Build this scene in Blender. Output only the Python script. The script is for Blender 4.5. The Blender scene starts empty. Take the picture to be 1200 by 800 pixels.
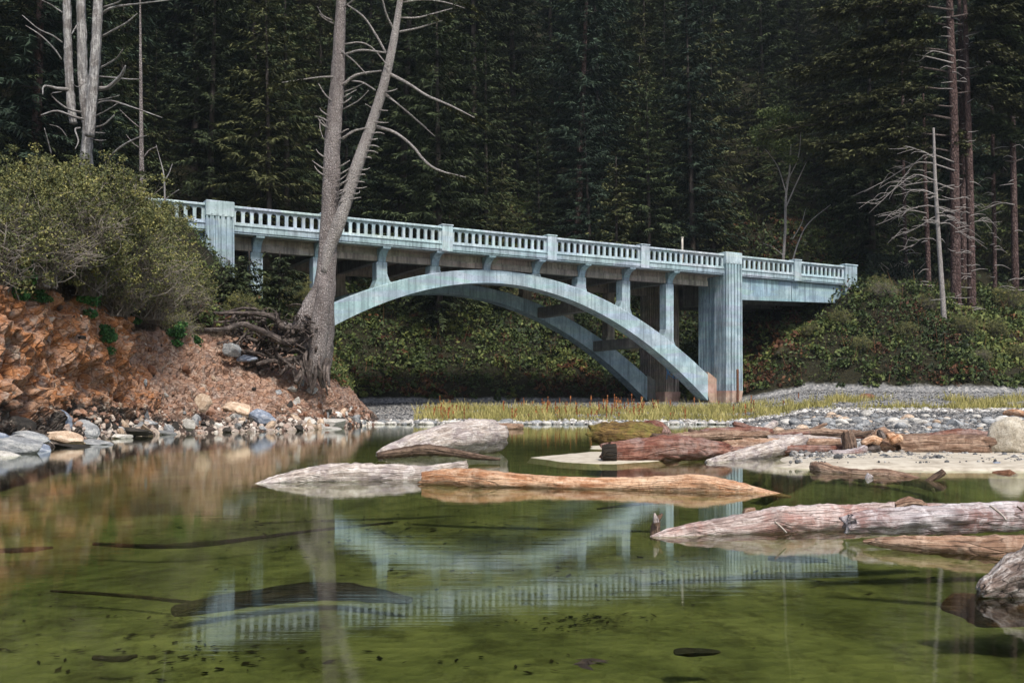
import bpy, math, random
import numpy as np
from mathutils import Vector, Matrix

R = math.radians
sc = bpy.context.scene
C = sc.collection
F = 35.0 / 36.0 * 1200.0          # focal length in photo pixels
HZ, CAMZ = 474.0, 1.0             # horizon row in the photo, eye height above the water

# ------------------------------------------------------------------ camera, sky, sun
cam = bpy.data.cameras.new('camera')
cam.lens, cam.sensor_width = 35.0, 36.0
cam.shift_y = (HZ - 400.0) / 1200.0
cam.clip_start, cam.clip_end = 0.1, 3000.0
cam_o = bpy.data.objects.new('camera', cam)
C.objects.link(cam_o)
cam_o.location = (0, 0, CAMZ)
cam_o.rotation_euler = (R(90), 0, 0)
sc.camera = cam_o

SUN_EL, SUN_AZ = 54.0, 158.0      # azimuth clockwise from +Y: behind the camera, to its right
world = bpy.data.worlds.new('World')
sc.world = world
world.use_nodes = True
wn, wl = world.node_tree.nodes, world.node_tree.links
sky = wn.new('ShaderNodeTexSky')
sky.sky_type = 'NISHITA'
sky.sun_disc = False
sky.sun_elevation = R(SUN_EL)
sky.sun_rotation = R(SUN_AZ)
sky.air_density, sky.dust_density, sky.ozone_density = 1.0, 3.0, 1.0
wn['Background'].inputs['Strength'].default_value = 0.11
wl.new(sky.outputs[0], wn['Background'].inputs['Color'])
sun = bpy.data.lights.new('sun', 'SUN')
sun.energy, sun.angle, sun.color = 2.8, R(9.0), (1.0, 0.95, 0.87)
sun_o = bpy.data.objects.new('sun', sun)
C.objects.link(sun_o)
sun_o.location = (20, -40, 60)
sd = Vector((math.sin(R(SUN_AZ)) * math.cos(R(SUN_EL)), math.cos(R(SUN_AZ)) * math.cos(R(SUN_EL)), math.sin(R(SUN_EL))))
sun_o.rotation_euler = sd.to_track_quat('Z', 'Y').to_euler()
vs = sc.view_settings
vs.view_transform, vs.look, vs.exposure, vs.gamma, vs.use_curve_mapping = 'Standard', 'None', 0.62, 1.0, False

HAZE_D = 0.00014                   # density of the haze added to lift the forest's blacks

# ------------------------------------------------------------------ helpers
def P(px, py, d):
    """point at distance d (metres along +Y) that the photo shows at pixel px, py"""
    return np.array([(px - 600.0) / F * d, d, CAMZ + (HZ - py) / F * d])

def hash3(i, j, k, s):
    n = (i * 73856093) ^ (j * 19349663) ^ (k * 83492791) ^ (s * 2654435761 % 2147483647)
    n = (n ^ (n >> 13)) * 1274126177
    n = n ^ (n >> 16)
    return (n & 0xFFFFF) / float(0xFFFFF)

def vnoise(p, seed=0):
    p = np.asarray(p, float)
    i = np.floor(p).astype(np.int64)
    f = p - i
    f = f * f * (3 - 2 * f)
    out = 0
    for a in (0, 1):
        for b in (0, 1):
            for c in (0, 1):
                wgt = (f[..., 0] if a else 1 - f[..., 0]) * (f[..., 1] if b else 1 - f[..., 1]) * (f[..., 2] if c else 1 - f[..., 2])
                out = out + wgt * hash3(i[..., 0] + a, i[..., 1] + b, i[..., 2] + c, seed)
    return out * 2 - 1

def fbm(p, octv=4, seed=0, gain=0.5):
    p = np.asarray(p, float)
    s, a = 0, 1.0
    for o in range(octv):
        s = s + a * vnoise(p * (2.03 ** o) + 17.3 * o, seed + o)
        a *= gain
    return s

def catmull(pts, n):
    pts = np.asarray(pts, float)
    m = len(pts)
    if m == 2:
        t = np.linspace(0, 1, n)[:, None]
        return pts[0] * (1 - t) + pts[1] * t
    ext = np.vstack([2 * pts[0] - pts[1], pts, 2 * pts[-1] - pts[-2]])
    ts = np.linspace(0, m - 1 - 1e-9, n)
    i = np.floor(ts).astype(int)
    f = (ts - i)[:, None]
    a, b, c, d = ext[i], ext[i + 1], ext[i + 2], ext[i + 3]
    return 0.5 * (2 * b + (c - a) * f + (2 * a - 5 * b + 4 * c - d) * f ** 2 + (3 * b - a - 3 * c + d) * f ** 3)

class Mesh:
    """collects vertices and faces, then links them as one object"""
    def __init__(self):
        self.v, self.f, self.g, self.t, self.n = [], [], [], [], 0
    def add(self, v, f, grain=None, tint=None):
        v = np.asarray(v, float)
        self.v.append(v)
        self.f.extend([tuple(int(i) + self.n for i in q) for q in f])
        self.g.append(np.zeros((len(v), 3)) if grain is None else np.asarray(grain, float))
        self.t.append(np.full(len(v), 0.5) if tint is None else np.broadcast_to(np.asarray(tint, float), (len(v),)))
        self.n += len(v)
        return self
    def data(self, name, mat, smooth=False):
        me = bpy.data.meshes.new(name)
        v = np.vstack(self.v)
        me.from_pydata(v.tolist(), [], self.f)
        ga = me.attributes.new('grain', 'FLOAT_VECTOR', 'POINT')
        ga.data.foreach_set('vector', np.vstack(self.g).astype(np.float32).ravel())
        ta = me.attributes.new('tint', 'FLOAT', 'POINT')
        ta.data.foreach_set('value', np.concatenate(self.t).astype(np.float32))
        if smooth:
            me.polygons.foreach_set('use_smooth', np.ones(len(me.polygons), bool))
        mats = mat if isinstance(mat, (list, tuple)) else [mat]
        for m in mats:
            me.materials.append(m)
        me.update()
        return me
    def build(self, name, mat, parent=None, smooth=False):
        return link(name, self.data(name, mat, smooth), parent)

def link(name, me, parent=None):
    o = bpy.data.objects.new(name, me)
    C.objects.link(o)
    if parent is not None:
        o.parent = parent
    return o

def quads_data(name, mat, quads, tint=None, smooth=False):
    """quads: (n,4,3) array -> mesh data, fast"""
    n = len(quads)
    me = bpy.data.meshes.new(name)
    me.vertices.add(n * 4)
    me.vertices.foreach_set('co', np.asarray(quads, np.float32).ravel())
    me.loops.add(n * 4)
    me.loops.foreach_set('vertex_index', np.arange(n * 4, dtype=np.int32))
    me.polygons.add(n)
    me.polygons.foreach_set('loop_start', np.arange(0, n * 4, 4, dtype=np.int32))
    me.polygons.foreach_set('loop_total', np.full(n, 4, np.int32))
    ta = me.attributes.new('tint', 'FLOAT', 'POINT')
    if tint is None:
        tint = np.full(n, 0.5)
    ta.data.foreach_set('value', np.repeat(np.asarray(tint, np.float32), 4))
    me.materials.append(mat)
    me.update()
    me.validate()
    return me

def grid_faces(nr, nc, wrap=False):
    f = []
    for r in range(nr - 1):
        for c in range(nc if wrap else nc - 1):
            c2 = (c + 1) % nc
            f.append((r * nc + c, r * nc + c2, (r + 1) * nc + c2, (r + 1) * nc + c))
    return f

def sweep(mesh, path, radii, sides=10, rough=0.0, rscale=3.0, seed=0, steps=None, flat=1.0, cap=True, ridges=0.0, nridge=5, jag=0.0):
    """a tapered, knobbly tube along a smoothed path"""
    path = np.asarray(path, float)
    radii = np.asarray(radii, float)
    if steps is None:
        L = np.sum(np.linalg.norm(np.diff(path, axis=0), axis=1))
        steps = int(min(70, max(4, L / max(radii.mean() * 1.2, 0.03))))
    q = catmull(np.hstack([path, radii[:, None]]), steps)
    p, r = q[:, :3], np.maximum(q[:, 3], 0.002)
    tan = np.gradient(p, axis=0)
    tan /= np.linalg.norm(tan, axis=1)[:, None] + 1e-9
    up = np.array([0, 0, 1.0]) if abs(tan[0, 2]) < 0.8 else np.array([1.0, 0, 0])
    n = up - tan[0] * np.dot(up, tan[0]); n /= np.linalg.norm(n)
    dist = np.concatenate([[0], np.cumsum(np.linalg.norm(np.diff(p, axis=0), axis=1))])
    th = np.linspace(0, 2 * np.pi, sides, endpoint=False)
    V, G = [], []
    for k in range(steps):
        n = n - tan[k] * np.dot(n, tan[k]); n /= np.linalg.norm(n) + 1e-9
        b = np.cross(tan[k], n)
        V.append(p[k] + r[k] * (np.cos(th)[:, None] * n * flat + np.sin(th)[:, None] * b))
        G.append(np.stack([np.cos(th) * r[k], np.sin(th) * r[k], np.full(sides, dist[k])], 1))
    V, G = np.array(V), np.array(G)
    if rough > 0 or ridges > 0:
        ax = p[:, None, :]
        dirv = V - ax
        g = G / (r.mean() + 1e-6)
        nz = fbm(np.stack([g[..., 0] * rscale, g[..., 1] * rscale, g[..., 2] * rscale * 0.35], -1) + seed * 7.1, 3, seed)
        tw = th[None, :] + dist[:, None] * 0.12 / (r.mean() + 0.01) * 0.3
        rd = np.abs(np.sin(tw * nridge / 2.0 + seed))
        V = ax + dirv * (1 + rough * nz[..., None] + ridges * (rd[..., None] - 0.5))
    if jag:
        for e, sg in ((0, -1), (-1, 1)):
            jn = fbm(np.stack([np.cos(th) * 2.2 + seed, np.sin(th) * 2.2, th * 0 + e], -1), 3, seed + 5)
            for j_, wj in ((0, 1.0), (1, .45)):
                kk = j_ if e == 0 else -1 - j_
                V[kk] = V[kk] + sg * tan[e] * (jag * r[e] * wj * jn)[:, None]
    f = grid_faces(steps, sides, True)
    V2, G2 = V.reshape(-1, 3), G.reshape(-1, 3)
    if cap:
        base = len(V2)
        V2 = np.vstack([V2, p[0] - tan[0] * r[0] * 0.12, p[-1] + tan[-1] * r[-1] * 0.12])
        G2 = np.vstack([G2, [0, 0, 0], [0, 0, dist[-1]]])
        for c in range(sides):
            f.append((base, (c + 1) % sides, c))
            e = (steps - 1) * sides
            f.append((base + 1, e + c, e + (c + 1) % sides))
    mesh.add(V2, f, G2)
    return mesh

def box(mesh, x0, x1, y0, y1, z0, z1, bev=0.0):
    if bev <= 0:
        v = [(x, y, z) for z in (z0, z1) for x, y in ((x0, y0), (x1, y0), (x1, y1), (x0, y1))]
        f = [(3, 2, 1, 0), (4, 5, 6, 7), (0, 1, 5, 4), (1, 2, 6, 5), (2, 3, 7, 6), (3, 0, 4, 7)]
        return mesh.add(v, f)
    b = bev
    rings = []
    for z, e in ((z0, b), (z0 + b, 0), (z1 - b, 0), (z1, b)):
        rings += [(x0 + b, y0 + e, z), (x1 - b, y0 + e, z), (x1 - e, y0 + b, z), (x1 - e, y1 - b, z),
                  (x1 - b, y1 - e, z), (x0 + b, y1 - e, z), (x0 + e, y1 - b, z), (x0 + e, y0 + b, z)]
    f = grid_faces(4, 8, True) + [tuple(range(7, -1, -1)), tuple(range(24, 32))]
    return mesh.add(rings, f)

def prism(mesh, poly, a0, a1, axis='y'):
    """extrude a polygon (list of 2-tuples) along an axis; other two coords keep x,z / x,y / y,z order"""
    n = len(poly)
    V = []
    for a in (a0, a1):
        for (p, q) in poly:
            V.append({'y': (p, a, q), 'z': (p, q, a), 'x': (a, p, q)}[axis])
    f = [tuple(range(n - 1, -1, -1)), tuple(range(n, 2 * n))] + [(i, (i + 1) % n, n + (i + 1) % n, n + i) for i in range(n)]
    return mesh.add(V, f)

def tag(o, label=None, cat=None, group=None, kind=None):
    if label: o['label'] = label
    if cat: o['category'] = cat
    if group: o['group'] = group
    if kind: o['kind'] = kind
    return o

def empty(name, loc, rz=0.0, label=None, cat=None, group=None):
    o = bpy.data.objects.new(name, None)
    C.objects.link(o)
    o.location = loc
    o.rotation_euler = (0, 0, rz)
    o.empty_display_size = 0.3
    return tag(o, label, cat, group)

def dup(root, loc, rz=0.0, s=1.0):
    r = root.copy(); C.objects.link(r)
    r.location = loc; r.rotation_euler = (0, 0, rz); r.scale = (s, s, s)
    for ch in root.children:
        c = ch.copy(); C.objects.link(c); c.parent = r
        for g in ch.children:
            e = g.copy(); C.objects.link(e); e.parent = c
    return r

# ------------------------------------------------------------------ materials
class NT:
    def __init__(self, name):
        self.m = bpy.data.materials.new(name); self.m.use_nodes = True
        self.t = self.m.node_tree; self.n = self.t.nodes; self.l = self.t.links
        self.b = self.n['Principled BSDF']
    def node(self, typ, **kw):
        x = self.n.new(typ)
        for k, v in kw.items():
            setattr(x, k, v)
        return x
    def coord(self, src='Object', scale=(1, 1, 1), loc=(0, 0, 0)):
        if src == 'grain' or src == 'tint':
            a = self.node('ShaderNodeAttribute', attribute_name=src); out = a.outputs['Vector']
        else:
            a = self.node('ShaderNodeTexCoord'); out = a.outputs[src]
        mp = self.node('ShaderNodeMapping')
        mp.inputs['Scale'].default_value = scale; mp.inputs['Location'].default_value = loc
        self.l.new(out, mp.inputs['Vector'])
        return mp.outputs[0]
    def noise(self, vec, scale=5, detail=5, rough=0.6, dist=0.0):
        x = self.node('ShaderNodeTexNoise')
        x.inputs['Scale'].default_value = scale; x.inputs['Detail'].default_value = detail
        x.inputs['Roughness'].default_value = rough; x.inputs['Distortion'].default_value = dist
        self.l.new(vec, x.inputs['Vector'])
        return x.outputs['Fac']
    def voronoi(self, vec, scale=5, feature='F1', out='Distance'):
        x = self.node('ShaderNodeTexVoronoi', feature=feature)
        x.inputs['Scale'].default_value = scale
        self.l.new(vec, x.inputs['Vector'])
        return x.outputs[out]
    def ramp(self, fac, stops, interp='LINEAR'):
        x = self.node('ShaderNodeValToRGB'); e = x.color_ramp.elements
        x.color_ramp.interpolation = interp
        while len(e) < len(stops): e.new(0.5)
        for i, (p, c) in enumerate(stops):
            e[i].position = p
            c = (c, c, c) if not isinstance(c, (tuple, list)) else c
            e[i].color = (*c, 1)
        self.l.new(fac, x.inputs[0])
        return x.outputs[0]
    def mix(self, fac, a, b, mode='MIX'):
        x = self.node('ShaderNodeMix', data_type='RGBA', blend_type=mode)
        for s, v in ((0, fac), (6, a), (7, b)):
            if isinstance(v, (int, float)): x.inputs[s].default_value = v
            elif isinstance(v, tuple): x.inputs[s].default_value = (*v, 1)
            else: self.l.new(v, x.inputs[s])
        return x.outputs[2]
    def math(self, op, a, b=None):
        x = self.node('ShaderNodeMath', operation=op)
        for i, v in enumerate((a, b)):
            if v is None: continue
            if isinstance(v, (int, float)): x.inputs[i].default_value = v
            else: self.l.new(v, x.inputs[i])
        return x.outputs[0]
    def bump(self, h, strength=0.5, dist=0.05):
        x = self.node('ShaderNodeBump')
        x.inputs['Strength'].default_value = strength; x.inputs['Distance'].default_value = dist
        self.l.new(h, x.inputs['Height']); self.l.new(x.outputs[0], self.b.inputs['Normal'])
    def col(self, c, rough=0.85, spec=0.3):
        if isinstance(c, tuple): self.b.inputs['Base Color'].default_value = (*c, 1)
        else: self.l.new(c, self.b.inputs['Base Color'])
        if isinstance(rough, (int, float)): self.b.inputs['Roughness'].default_value = rough
        else: self.l.new(rough, self.b.inputs['Roughness'])
        self.b.inputs['Specular IOR Level'].default_value = spec
        return self.m

def wood(name, dark, mid, light, patch=None, crack=0.55, wet=0.0, gs=1.0):
    t = NT(name)
    oi = t.node('ShaderNodeObjectInfo')
    g = t.coord('grain', (9 * gs, 9 * gs, 0.9 * gs))
    g2 = t.coord('grain', (30 * gs, 30 * gs, 2.2 * gs))
    obj = t.coord('Object', (1, 1, 1))
    n1 = t.noise(g, 1.4, 6, 0.65, 0.6)
    n2 = t.noise(g2, 1.0, 4, 0.7)
    n3 = t.noise(obj, 2.6, 4, 0.6)
    c = t.ramp(n1, [(0.28, dark), (0.45, mid), (0.66, light)])
    c = t.mix(t.ramp(n2, [(0.35, 0.75), (0.52, 0.0)]), c, dark)
    if patch:
        c = t.mix(t.ramp(n3, [(0.45, 0.0), (0.60, 0.85)]), c, patch)
    n4 = t.noise(obj, 16.0 * gs, 5, 0.7)
    c = t.mix(t.ramp(n4, [(0.36, 0.7), (0.50, 0.0)]), c, tuple(0.6 * a_ + 0.4 * b_ for a_, b_ in zip(dark, mid)))
    c = t.mix(t.ramp(t.noise(obj, 5.0, 5, 0.7, 0.8), [(0.52, 0.0), (0.66, 0.55)]), c, light)
    kn = t.node('ShaderNodeAttribute', attribute_name='tint')
    c = t.mix(t.ramp(t.math('ADD', kn.outputs['Fac'], t.math('MULTIPLY', t.math('SUBTRACT', n4, 0.5), 0.5)), [(0.62, 0.0), (0.85, 0.85)]), c, tuple(0.55 * a_ + 0.3 * b_ for a_, b_ in zip(dark, mid)))
    ck = t.voronoi(t.coord('grain', (11 * gs, 11 * gs, 0.7 * gs)), 1.0, 'DISTANCE_TO_EDGE')
    c = t.mix(t.math('MULTIPLY', t.ramp(ck, [(0.0, crack), (0.035, 0.0)]), t.ramp(n3, [(0.40, 0.0), (0.55, 1.0)])), c, tuple(x * 0.25 for x in dark))
    h = t.math('ADD', t.math('MULTIPLY', n2, 0.6), t.math('ADD', n1, t.math('MULTIPLY', t.ramp(ck, [(0, 0), (0.06, 1)]), 0.4)))
    t.bump(t.math('ADD', h, t.math('MULTIPLY', n4, 0.6)), 1.0, 0.035 / gs)
    return t.col(c, 0.7 if wet == 0 else 0.45, 0.3)

M = {}
M['log_pale'] = wood('weathered pale wood', (.13, .10, .085), (.46, .39, .34), (.76, .71, .67), (.30, .25, .25), .7, 0, 1.6)
M['log_orange'] = wood('bare orange wood', (.13, .048, .02), (.46, .22, .105), (.74, .54, .39), (.60, .40, .26), 0.6, 0, 1.7)
M['log_red'] = wood('red brown wood', (.045, .016, .012), (.19, .066, .042), (.34, .19, .14), (.28, .20, .175))
M['log_tan'] = wood('tan split wood', (.09, .045, .025), (.36, .21, .13), (.60, .44, .33), (.24, .14, .09), .8, 0, 2.2)
M['log_lichen'] = wood('lichened mottled wood', (.035, .024, .02), (.20, .145, .12), (.56, .52, .49), (.05, .038, .034), .8, 0, 2.4)
M['log_brown'] = wood('brown driftwood', (.06, .035, .025), (.24, .14, .09), (.47, .34, .25))
M['log_dark'] = wood('dark damp wood', (.02, .014, .01), (.10, .06, .04), (.26, .18, .13))
M['log_moss'] = wood('mossy brown wood', (.035, .02, .012), (.14, .085, .03), (.27, .17, .05), (.16, .14, .03))
M['log_pink'] = wood('pinkish peeled wood', (.085, .05, .042), (.42, .33, .30), (.70, .63, .60), (.34, .18, .15), .8, 0, 2.4)
M['log_violet'] = wood('silvered violet wood', (.075, .05, .05), (.40, .345, .345), (.68, .65, .66), (.20, .10, .085), .8, 0, 2.4)
M['bark'] = wood('grey spruce bark', (.10, .075, .07), (.29, .23, .21), (.44, .38, .36), (.24, .18, .165), 0.5)
M['bark_light'] = wood('pale grey bark', (.17, .14, .13), (.40, .35, .33), (.55, .51, .49), (.34, .29, .27), 0.4)
def flaky(name, dark, mid, light, sc_=9.0, edge=.75):
    t = NT(name)
    g = t.coord('grain', (1, 1, .55))
    v = t.voronoi(g, sc_, 'F1', 'Color'); ve = t.voronoi(g, sc_, 'DISTANCE_TO_EDGE')
    n = t.noise(t.coord('Object', (1, 1, .35)), 1.6, 6, .65); n2 = t.noise(g, sc_ * 2.2, 6, .7)
    c = t.mix(0.5, t.ramp(v, [(0.1, mid), (0.5, tuple(.5 * (a_ + b_) for a_, b_ in zip(mid, light))), (0.95, light)]), t.ramp(n, [(0.32, dark), (0.5, mid), (0.7, light)]))
    c = t.mix(t.ramp(n2, [(0.36, .8), (0.50, 0)]), c, dark)
    c = t.mix(t.ramp(ve, [(0.0, edge), (0.10, 0)]), c, tuple(x * .6 for x in dark))
    t.bump(t.math('ADD', t.ramp(ve, [(0, 0), (.2, 1)]), n2), 0.9, 0.05)
    return t.col(c, 0.85, 0.2)
M['bark'] = flaky('grey spruce bark flakes', (.085, .068, .065), (.25, .215, .205), (.50, .46, .45), 15.0, .6)
M['bark_light'] = flaky('pale grey bark flakes', (.16, .14, .13), (.38, .345, .33), (.58, .55, .53), 17.0, .5)
M['snag'] = wood('silver grey dead wood', (.09, .085, .085), (.26, .25, .25), (.56, .55, .53), (.17, .15, .14), 0.6)
M['bark_red'] = flaky('red brown bark', (.020, .011, .010), (.075, .044, .040), (.19, .135, .125), 5.0)
M['bark_dark'] = wood('dark conifer bark', (.014, .011, .009), (.042, .032, .027), (.085, .068, .058))
M['twig'] = wood('grey brown twigs', (.08, .066, .052), (.19, .165, .14), (.33, .30, .265), None, 0.0)
M['root'] = wood('exposed root wood', (.016, .012, .010), (.075, .056, .048), (.24, .20, .18), (.03, .023, .02), 0.6)
M['sunk'] = wood('waterlogged wood', (.006, .005, .003), (.02, .014, .008), (.045, .03, .015))

M['bark_bough'] = flaky('grey brown bough bark', (.03, .022, .02), (.11, .085, .075), (.24, .20, .185), 12.0)

def foliage(name, dark, mid, light, spec=0.25, rand=0.5):
    t = NT(name)
    a = t.node('ShaderNodeAttribute', attribute_name='tint')
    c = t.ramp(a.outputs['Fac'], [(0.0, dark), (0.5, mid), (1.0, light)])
    oi = t.node('ShaderNodeObjectInfo')
    hs = t.node('ShaderNodeHueSaturation')
    v = t.math('ADD', t.math('MULTIPLY', oi.outputs['Random'], rand), 1 - rand * 0.5)
    t.l.new(v, hs.inputs['Value']); t.l.new(c, hs.inputs['Color'])
    t.col(hs.outputs[0], 0.7, spec)
    return t.m

M['needles'] = foliage('dark green needles', (.009, .014, .008), (.040, .056, .025), (.110, .132, .055), 0.15, 0.75)
M['needles_blue'] = foliage('blue green needles', (.008, .014, .010), (.030, .050, .033), (.080, .112, .066), 0.15, 0.75)
M['needles_olive'] = foliage('olive needles', (.014, .015, .007), (.060, .066, .027), (.14, .142, .055), 0.15, 0.5)
M['leaf'] = foliage('green shrub leaves', (.022, .030, .012), (.095, .108, .038), (.32, .29, .095), 0.3, 0.3)
M['leaf_bright'] = foliage('fresh green leaves', (.012, .04, .012), (.035, .12, .030), (.09, .22, .05), 0.35, 0.3)
M['cover'] = foliage('bramble leaves', (.012, .022, .007), (.046, .072, .018), (.155, .175, .044), 0.35, 0.0)
M['bracken'] = foliage('dead russet bracken', (.025, .012, .008), (.085, .038, .022), (.17, .085, .04), 0.15, 0.0)
M['grass'] = foliage('yellow green grass', (.12, .11, .035), (.29, .27, .085), (.48, .41, .17), 0.2, 0.0)
M['dock'] = foliage('rusty dock stalks', (.10, .035, .015), (.24, .085, .03), (.36, .15, .05), 0.2, 0.0)
M['debris'] = foliage('sunken leaf litter', (.006, .006, .003), (.014, .012, .006), (.03, .024, .01), 0.1, 0.0)

def concrete(name, base, dirty, light, streak=0.7, bump=0.25, joint=0.0):
    t = NT(name)
    o = t.coord('Object', (1, 1, 1))
    st = t.coord('Object', (5.5, 5.5, 0.28))
    n = t.noise(o, 1.1, 6, 0.65)
    n2 = t.noise(st, 1.0, 5, 0.7)
    n3 = t.noise(o, 9.0, 5, 0.7)
    c = t.ramp(n, [(0.3, tuple(0.5 * (a + b) for a, b in zip(base, dirty))), (0.5, base), (0.72, light)])
    c = t.mix(t.ramp(n2, [(0.36, streak), (0.53, 0.0)]), c, dirty)
    c = t.mix(t.ramp(t.noise(o, .55, 7, .72, .7), [(.36, .55), (.50, 0)]), c, tuple(.6 * q_ + .4 * p_ for q_, p_ in zip(dirty, base)))
    c = t.mix(t.ramp(n3, [(0.32, 0.5), (0.45, 0.0)]), c, dirty)
    if joint:
        sx = t.node('ShaderNodeSeparateXYZ'); t.l.new(t.coord('Object', (joint, 1, 1)), sx.inputs[0])
        fr = t.math('FRACT', t.math('ADD', sx.outputs[0], t.math('MULTIPLY', n, 0.10)))
        c = t.mix(t.ramp(fr, [(0.0, .75), (0.035, 0.25), (0.30, 0.0)]), c, dirty)
    brd = t.voronoi(t.coord('Object', (.35, .35, 3.2)), 1.0, 'F1', 'Color')
    c = t.mix(0.10, c, brd, 'MULTIPLY')
    t.bump(t.math('ADD', n3, t.math('MULTIPLY', n2, 0.5)), bump, 0.02)
    return t.col(c, 0.8, 0.25)

M['paint'] = concrete('weathered pale blue paint', (.335, .44, .49), (.10, .13, .145), (.48, .58, .63), 0.75)
M['paint_rib'] = concrete('weathered pale blue rib paint', (.345, .46, .515), (.12, .165, .185), (.50, .61, .66), 0.6, 0.25, 0.58)
M['paint_rail'] = concrete('chalky pale blue paint', (.45, .55, .60), (.16, .20, .215), (.60, .69, .73), 0.65)
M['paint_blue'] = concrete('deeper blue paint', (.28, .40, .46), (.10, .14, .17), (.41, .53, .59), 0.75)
M['conc'] = concrete('bare beige concrete', (.30, .27, .23), (.10, .09, .08), (.45, .41, .35), 0.8)
M['conc_pink'] = concrete('pinkish bare concrete', (.42, .29, .23), (.17, .11, .09), (.56, .44, .38), 0.6)
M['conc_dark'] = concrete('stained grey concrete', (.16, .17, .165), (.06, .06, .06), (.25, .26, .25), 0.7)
t = NT('faded blue graffiti paint'); M['graffiti'] = t.col((.10, .26, .48), 0.7)
t = NT('grey asphalt'); M['asphalt'] = t.col(t.ramp(t.noise(t.coord(), 40, 3), [(0.3, .035), (0.7, .07)]), 0.9)
t = NT('rusty iron'); M['rust'] = t.col(t.ramp(t.noise(t.coord(), 14, 5), [(0.3, (.05, .02, .012)), (0.7, (.20, .09, .05))]), 0.9)
t = NT('weathered white post'); M['post'] = t.col(t.ramp(t.noise(t.coord(), 6, 4), [(0.3, (.35, .32, .28)), (0.7, (.6, .57, .5))]), 0.8)

def stone(name, a, b, c, veins=True):
    t = NT(name)
    oi = t.node('ShaderNodeObjectInfo')
    o = t.coord('Object', (1, 1, 1))
    n = t.noise(o, 2.5, 7, 0.65, 0.4); n2 = t.noise(o, 14, 5, 0.7)
    col = t.ramp(n, [(0.3, a), (0.5, b), (0.68, c)])
    col = t.mix(t.ramp(n2, [(0.36, 0.6), (0.5, 0.0)]), col, tuple(x * 0.5 for x in a))
    hs = t.node('ShaderNodeHueSaturation')
    v = t.math('ADD', t.math('MULTIPLY', oi.outputs['Random'], 0.6), 0.7)
    t.l.new(v, hs.inputs['Value']); t.l.new(col, hs.inputs['Color'])
    t.bump(t.math('ADD', n, t.math('MULTIPLY', n2, 0.35)), 0.7, 0.06)
    return t.col(hs.outputs[0], 0.8, 0.3)
M['stone_grey'] = stone('grey river stone', (.10, .11, .12), (.26, .27, .28), (.46, .46, .45))
M['stone_pale'] = stone('pale river stone', (.30, .29, .27), (.50, .48, .44), (.68, .66, .62))
M['stone_tan'] = stone('tan sandstone', (.22, .15, .10), (.44, .33, .24), (.60, .50, .40))
M['stone_blue'] = stone('blue grey slate', (.06, .08, .11), (.18, .21, .27), (.42, .44, .48))
M['stone_cream'] = stone('cream weathered stone', (.34, .29, .21), (.56, .50, .40), (.70, .65, .55))
M['stone_dark'] = stone('dark wet stone', (.015, .014, .012), (.04, .035, .03), (.08, .07, .06))
M['stone_rust'] = stone('rust brown stone', (.06, .025, .015), (.17, .075, .04), (.32, .17, .10))

t = NT('lichened mottled rock')
o = t.coord('Object', (1, 1, 1.6))
n = t.noise(o, 2.2, 8, .72, .6); n2 = t.noise(o, 11, 7, .75); n3 = t.noise(o, 4.5, 6, .7, .8)
c = t.ramp(n, [(0.32, (.05, .045, .045)), (0.5, (.20, .18, .175)), (0.68, (.42, .39, .37))])
c = t.mix(t.ramp(n2, [(0.50, 0), (0.58, .8)]), c, (.55, .52, .48)); c = t.mix(t.ramp(n3, [(0.36, .9), (0.47, 0)]), c, (.035, .028, .025))
c = t.mix(t.ramp(t.noise(o, 3.0, 5, .7), [(.56, 0), (.66, .6)]), c, (.27, .15, .10))
t.bump(t.math('ADD', n, n2), 1.0, 0.12)
M['stone_lichen'] = t.col(c, .85, .25)

# gravel for thousands of little stones
t = NT('mixed gravel stones')
a = t.node('ShaderNodeAttribute', attribute_name='tint')
M['gravel'] = t.col(t.ramp(a.outputs['Fac'], [(0.0, (.035, .037, .04)), (0.35, (.12, .125, .13)), (0.6, (.22, .20, .18)), (0.8, (.38, .37, .35)), (1.0, (.62, .60, .57))]), 0.8, 0.3)
# ground with three zones (tint: 0 pool bed, 0.5 gravel, 1 forest floor)
t = NT('ground soil and gravel')
a = t.node('ShaderNodeAttribute', attribute_name='tint')
o = t.coord('Object')
n = t.noise(o, 0.6, 6, 0.65); n2 = t.noise(o, 6.0, 6, 0.7)
vor = t.voronoi(o, 7.0, 'F1', 'Color'); ved = t.voronoi(o, 7.0)
bedn = t.noise(t.coord('Object', (1.0, 0.55, 1.0)), 0.9, 7, 0.68, 0.5)
bed = t.ramp(bedn, [(0.30, (.040, .044, .018)), (0.45, (.125, .138, .055)), (0.62, (.22, .23, .10))])
bed = t.mix(t.ramp(t.noise(t.coord('Object', (1, .6, 1)), 2.6, 7, 0.75), [(0.38, 0.65), (0.50, 0.0)]), bed, (.035, .035, .010))
grv = t.mix(0.75, t.ramp(n2, [(0.3, (.06, .062, .065)), (0.6, (.17, .165, .155))]), t.ramp(vor, [(0.0, (.07, .075, .085)), (0.6, (.24, .24, .24)), (1.0, (.5, .48, .45))]))
soil = t.ramp(n2, [(0.3, (.006, .006, .003)), (0.5, (.016, .015, .007)), (0.7, (.034, .030, .013))])
c = t.mix(t.ramp(a.outputs['Fac'], [(0.12, 0.0), (0.35, 1.0)]), bed, grv)
c = t.mix(t.ramp(t.math('ADD', a.outputs['Fac'], t.math('MULTIPLY', t.math('SUBTRACT', n, 0.5), 0.35)), [(0.66, 0.0), (0.80, 1.0)]), c, soil)
t.bump(t.math('ADD', n2, ved), 0.6, 0.06)
M['ground'] = t.col(c, 0.9, 0.2)
t = NT('pale damp sand')
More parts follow.
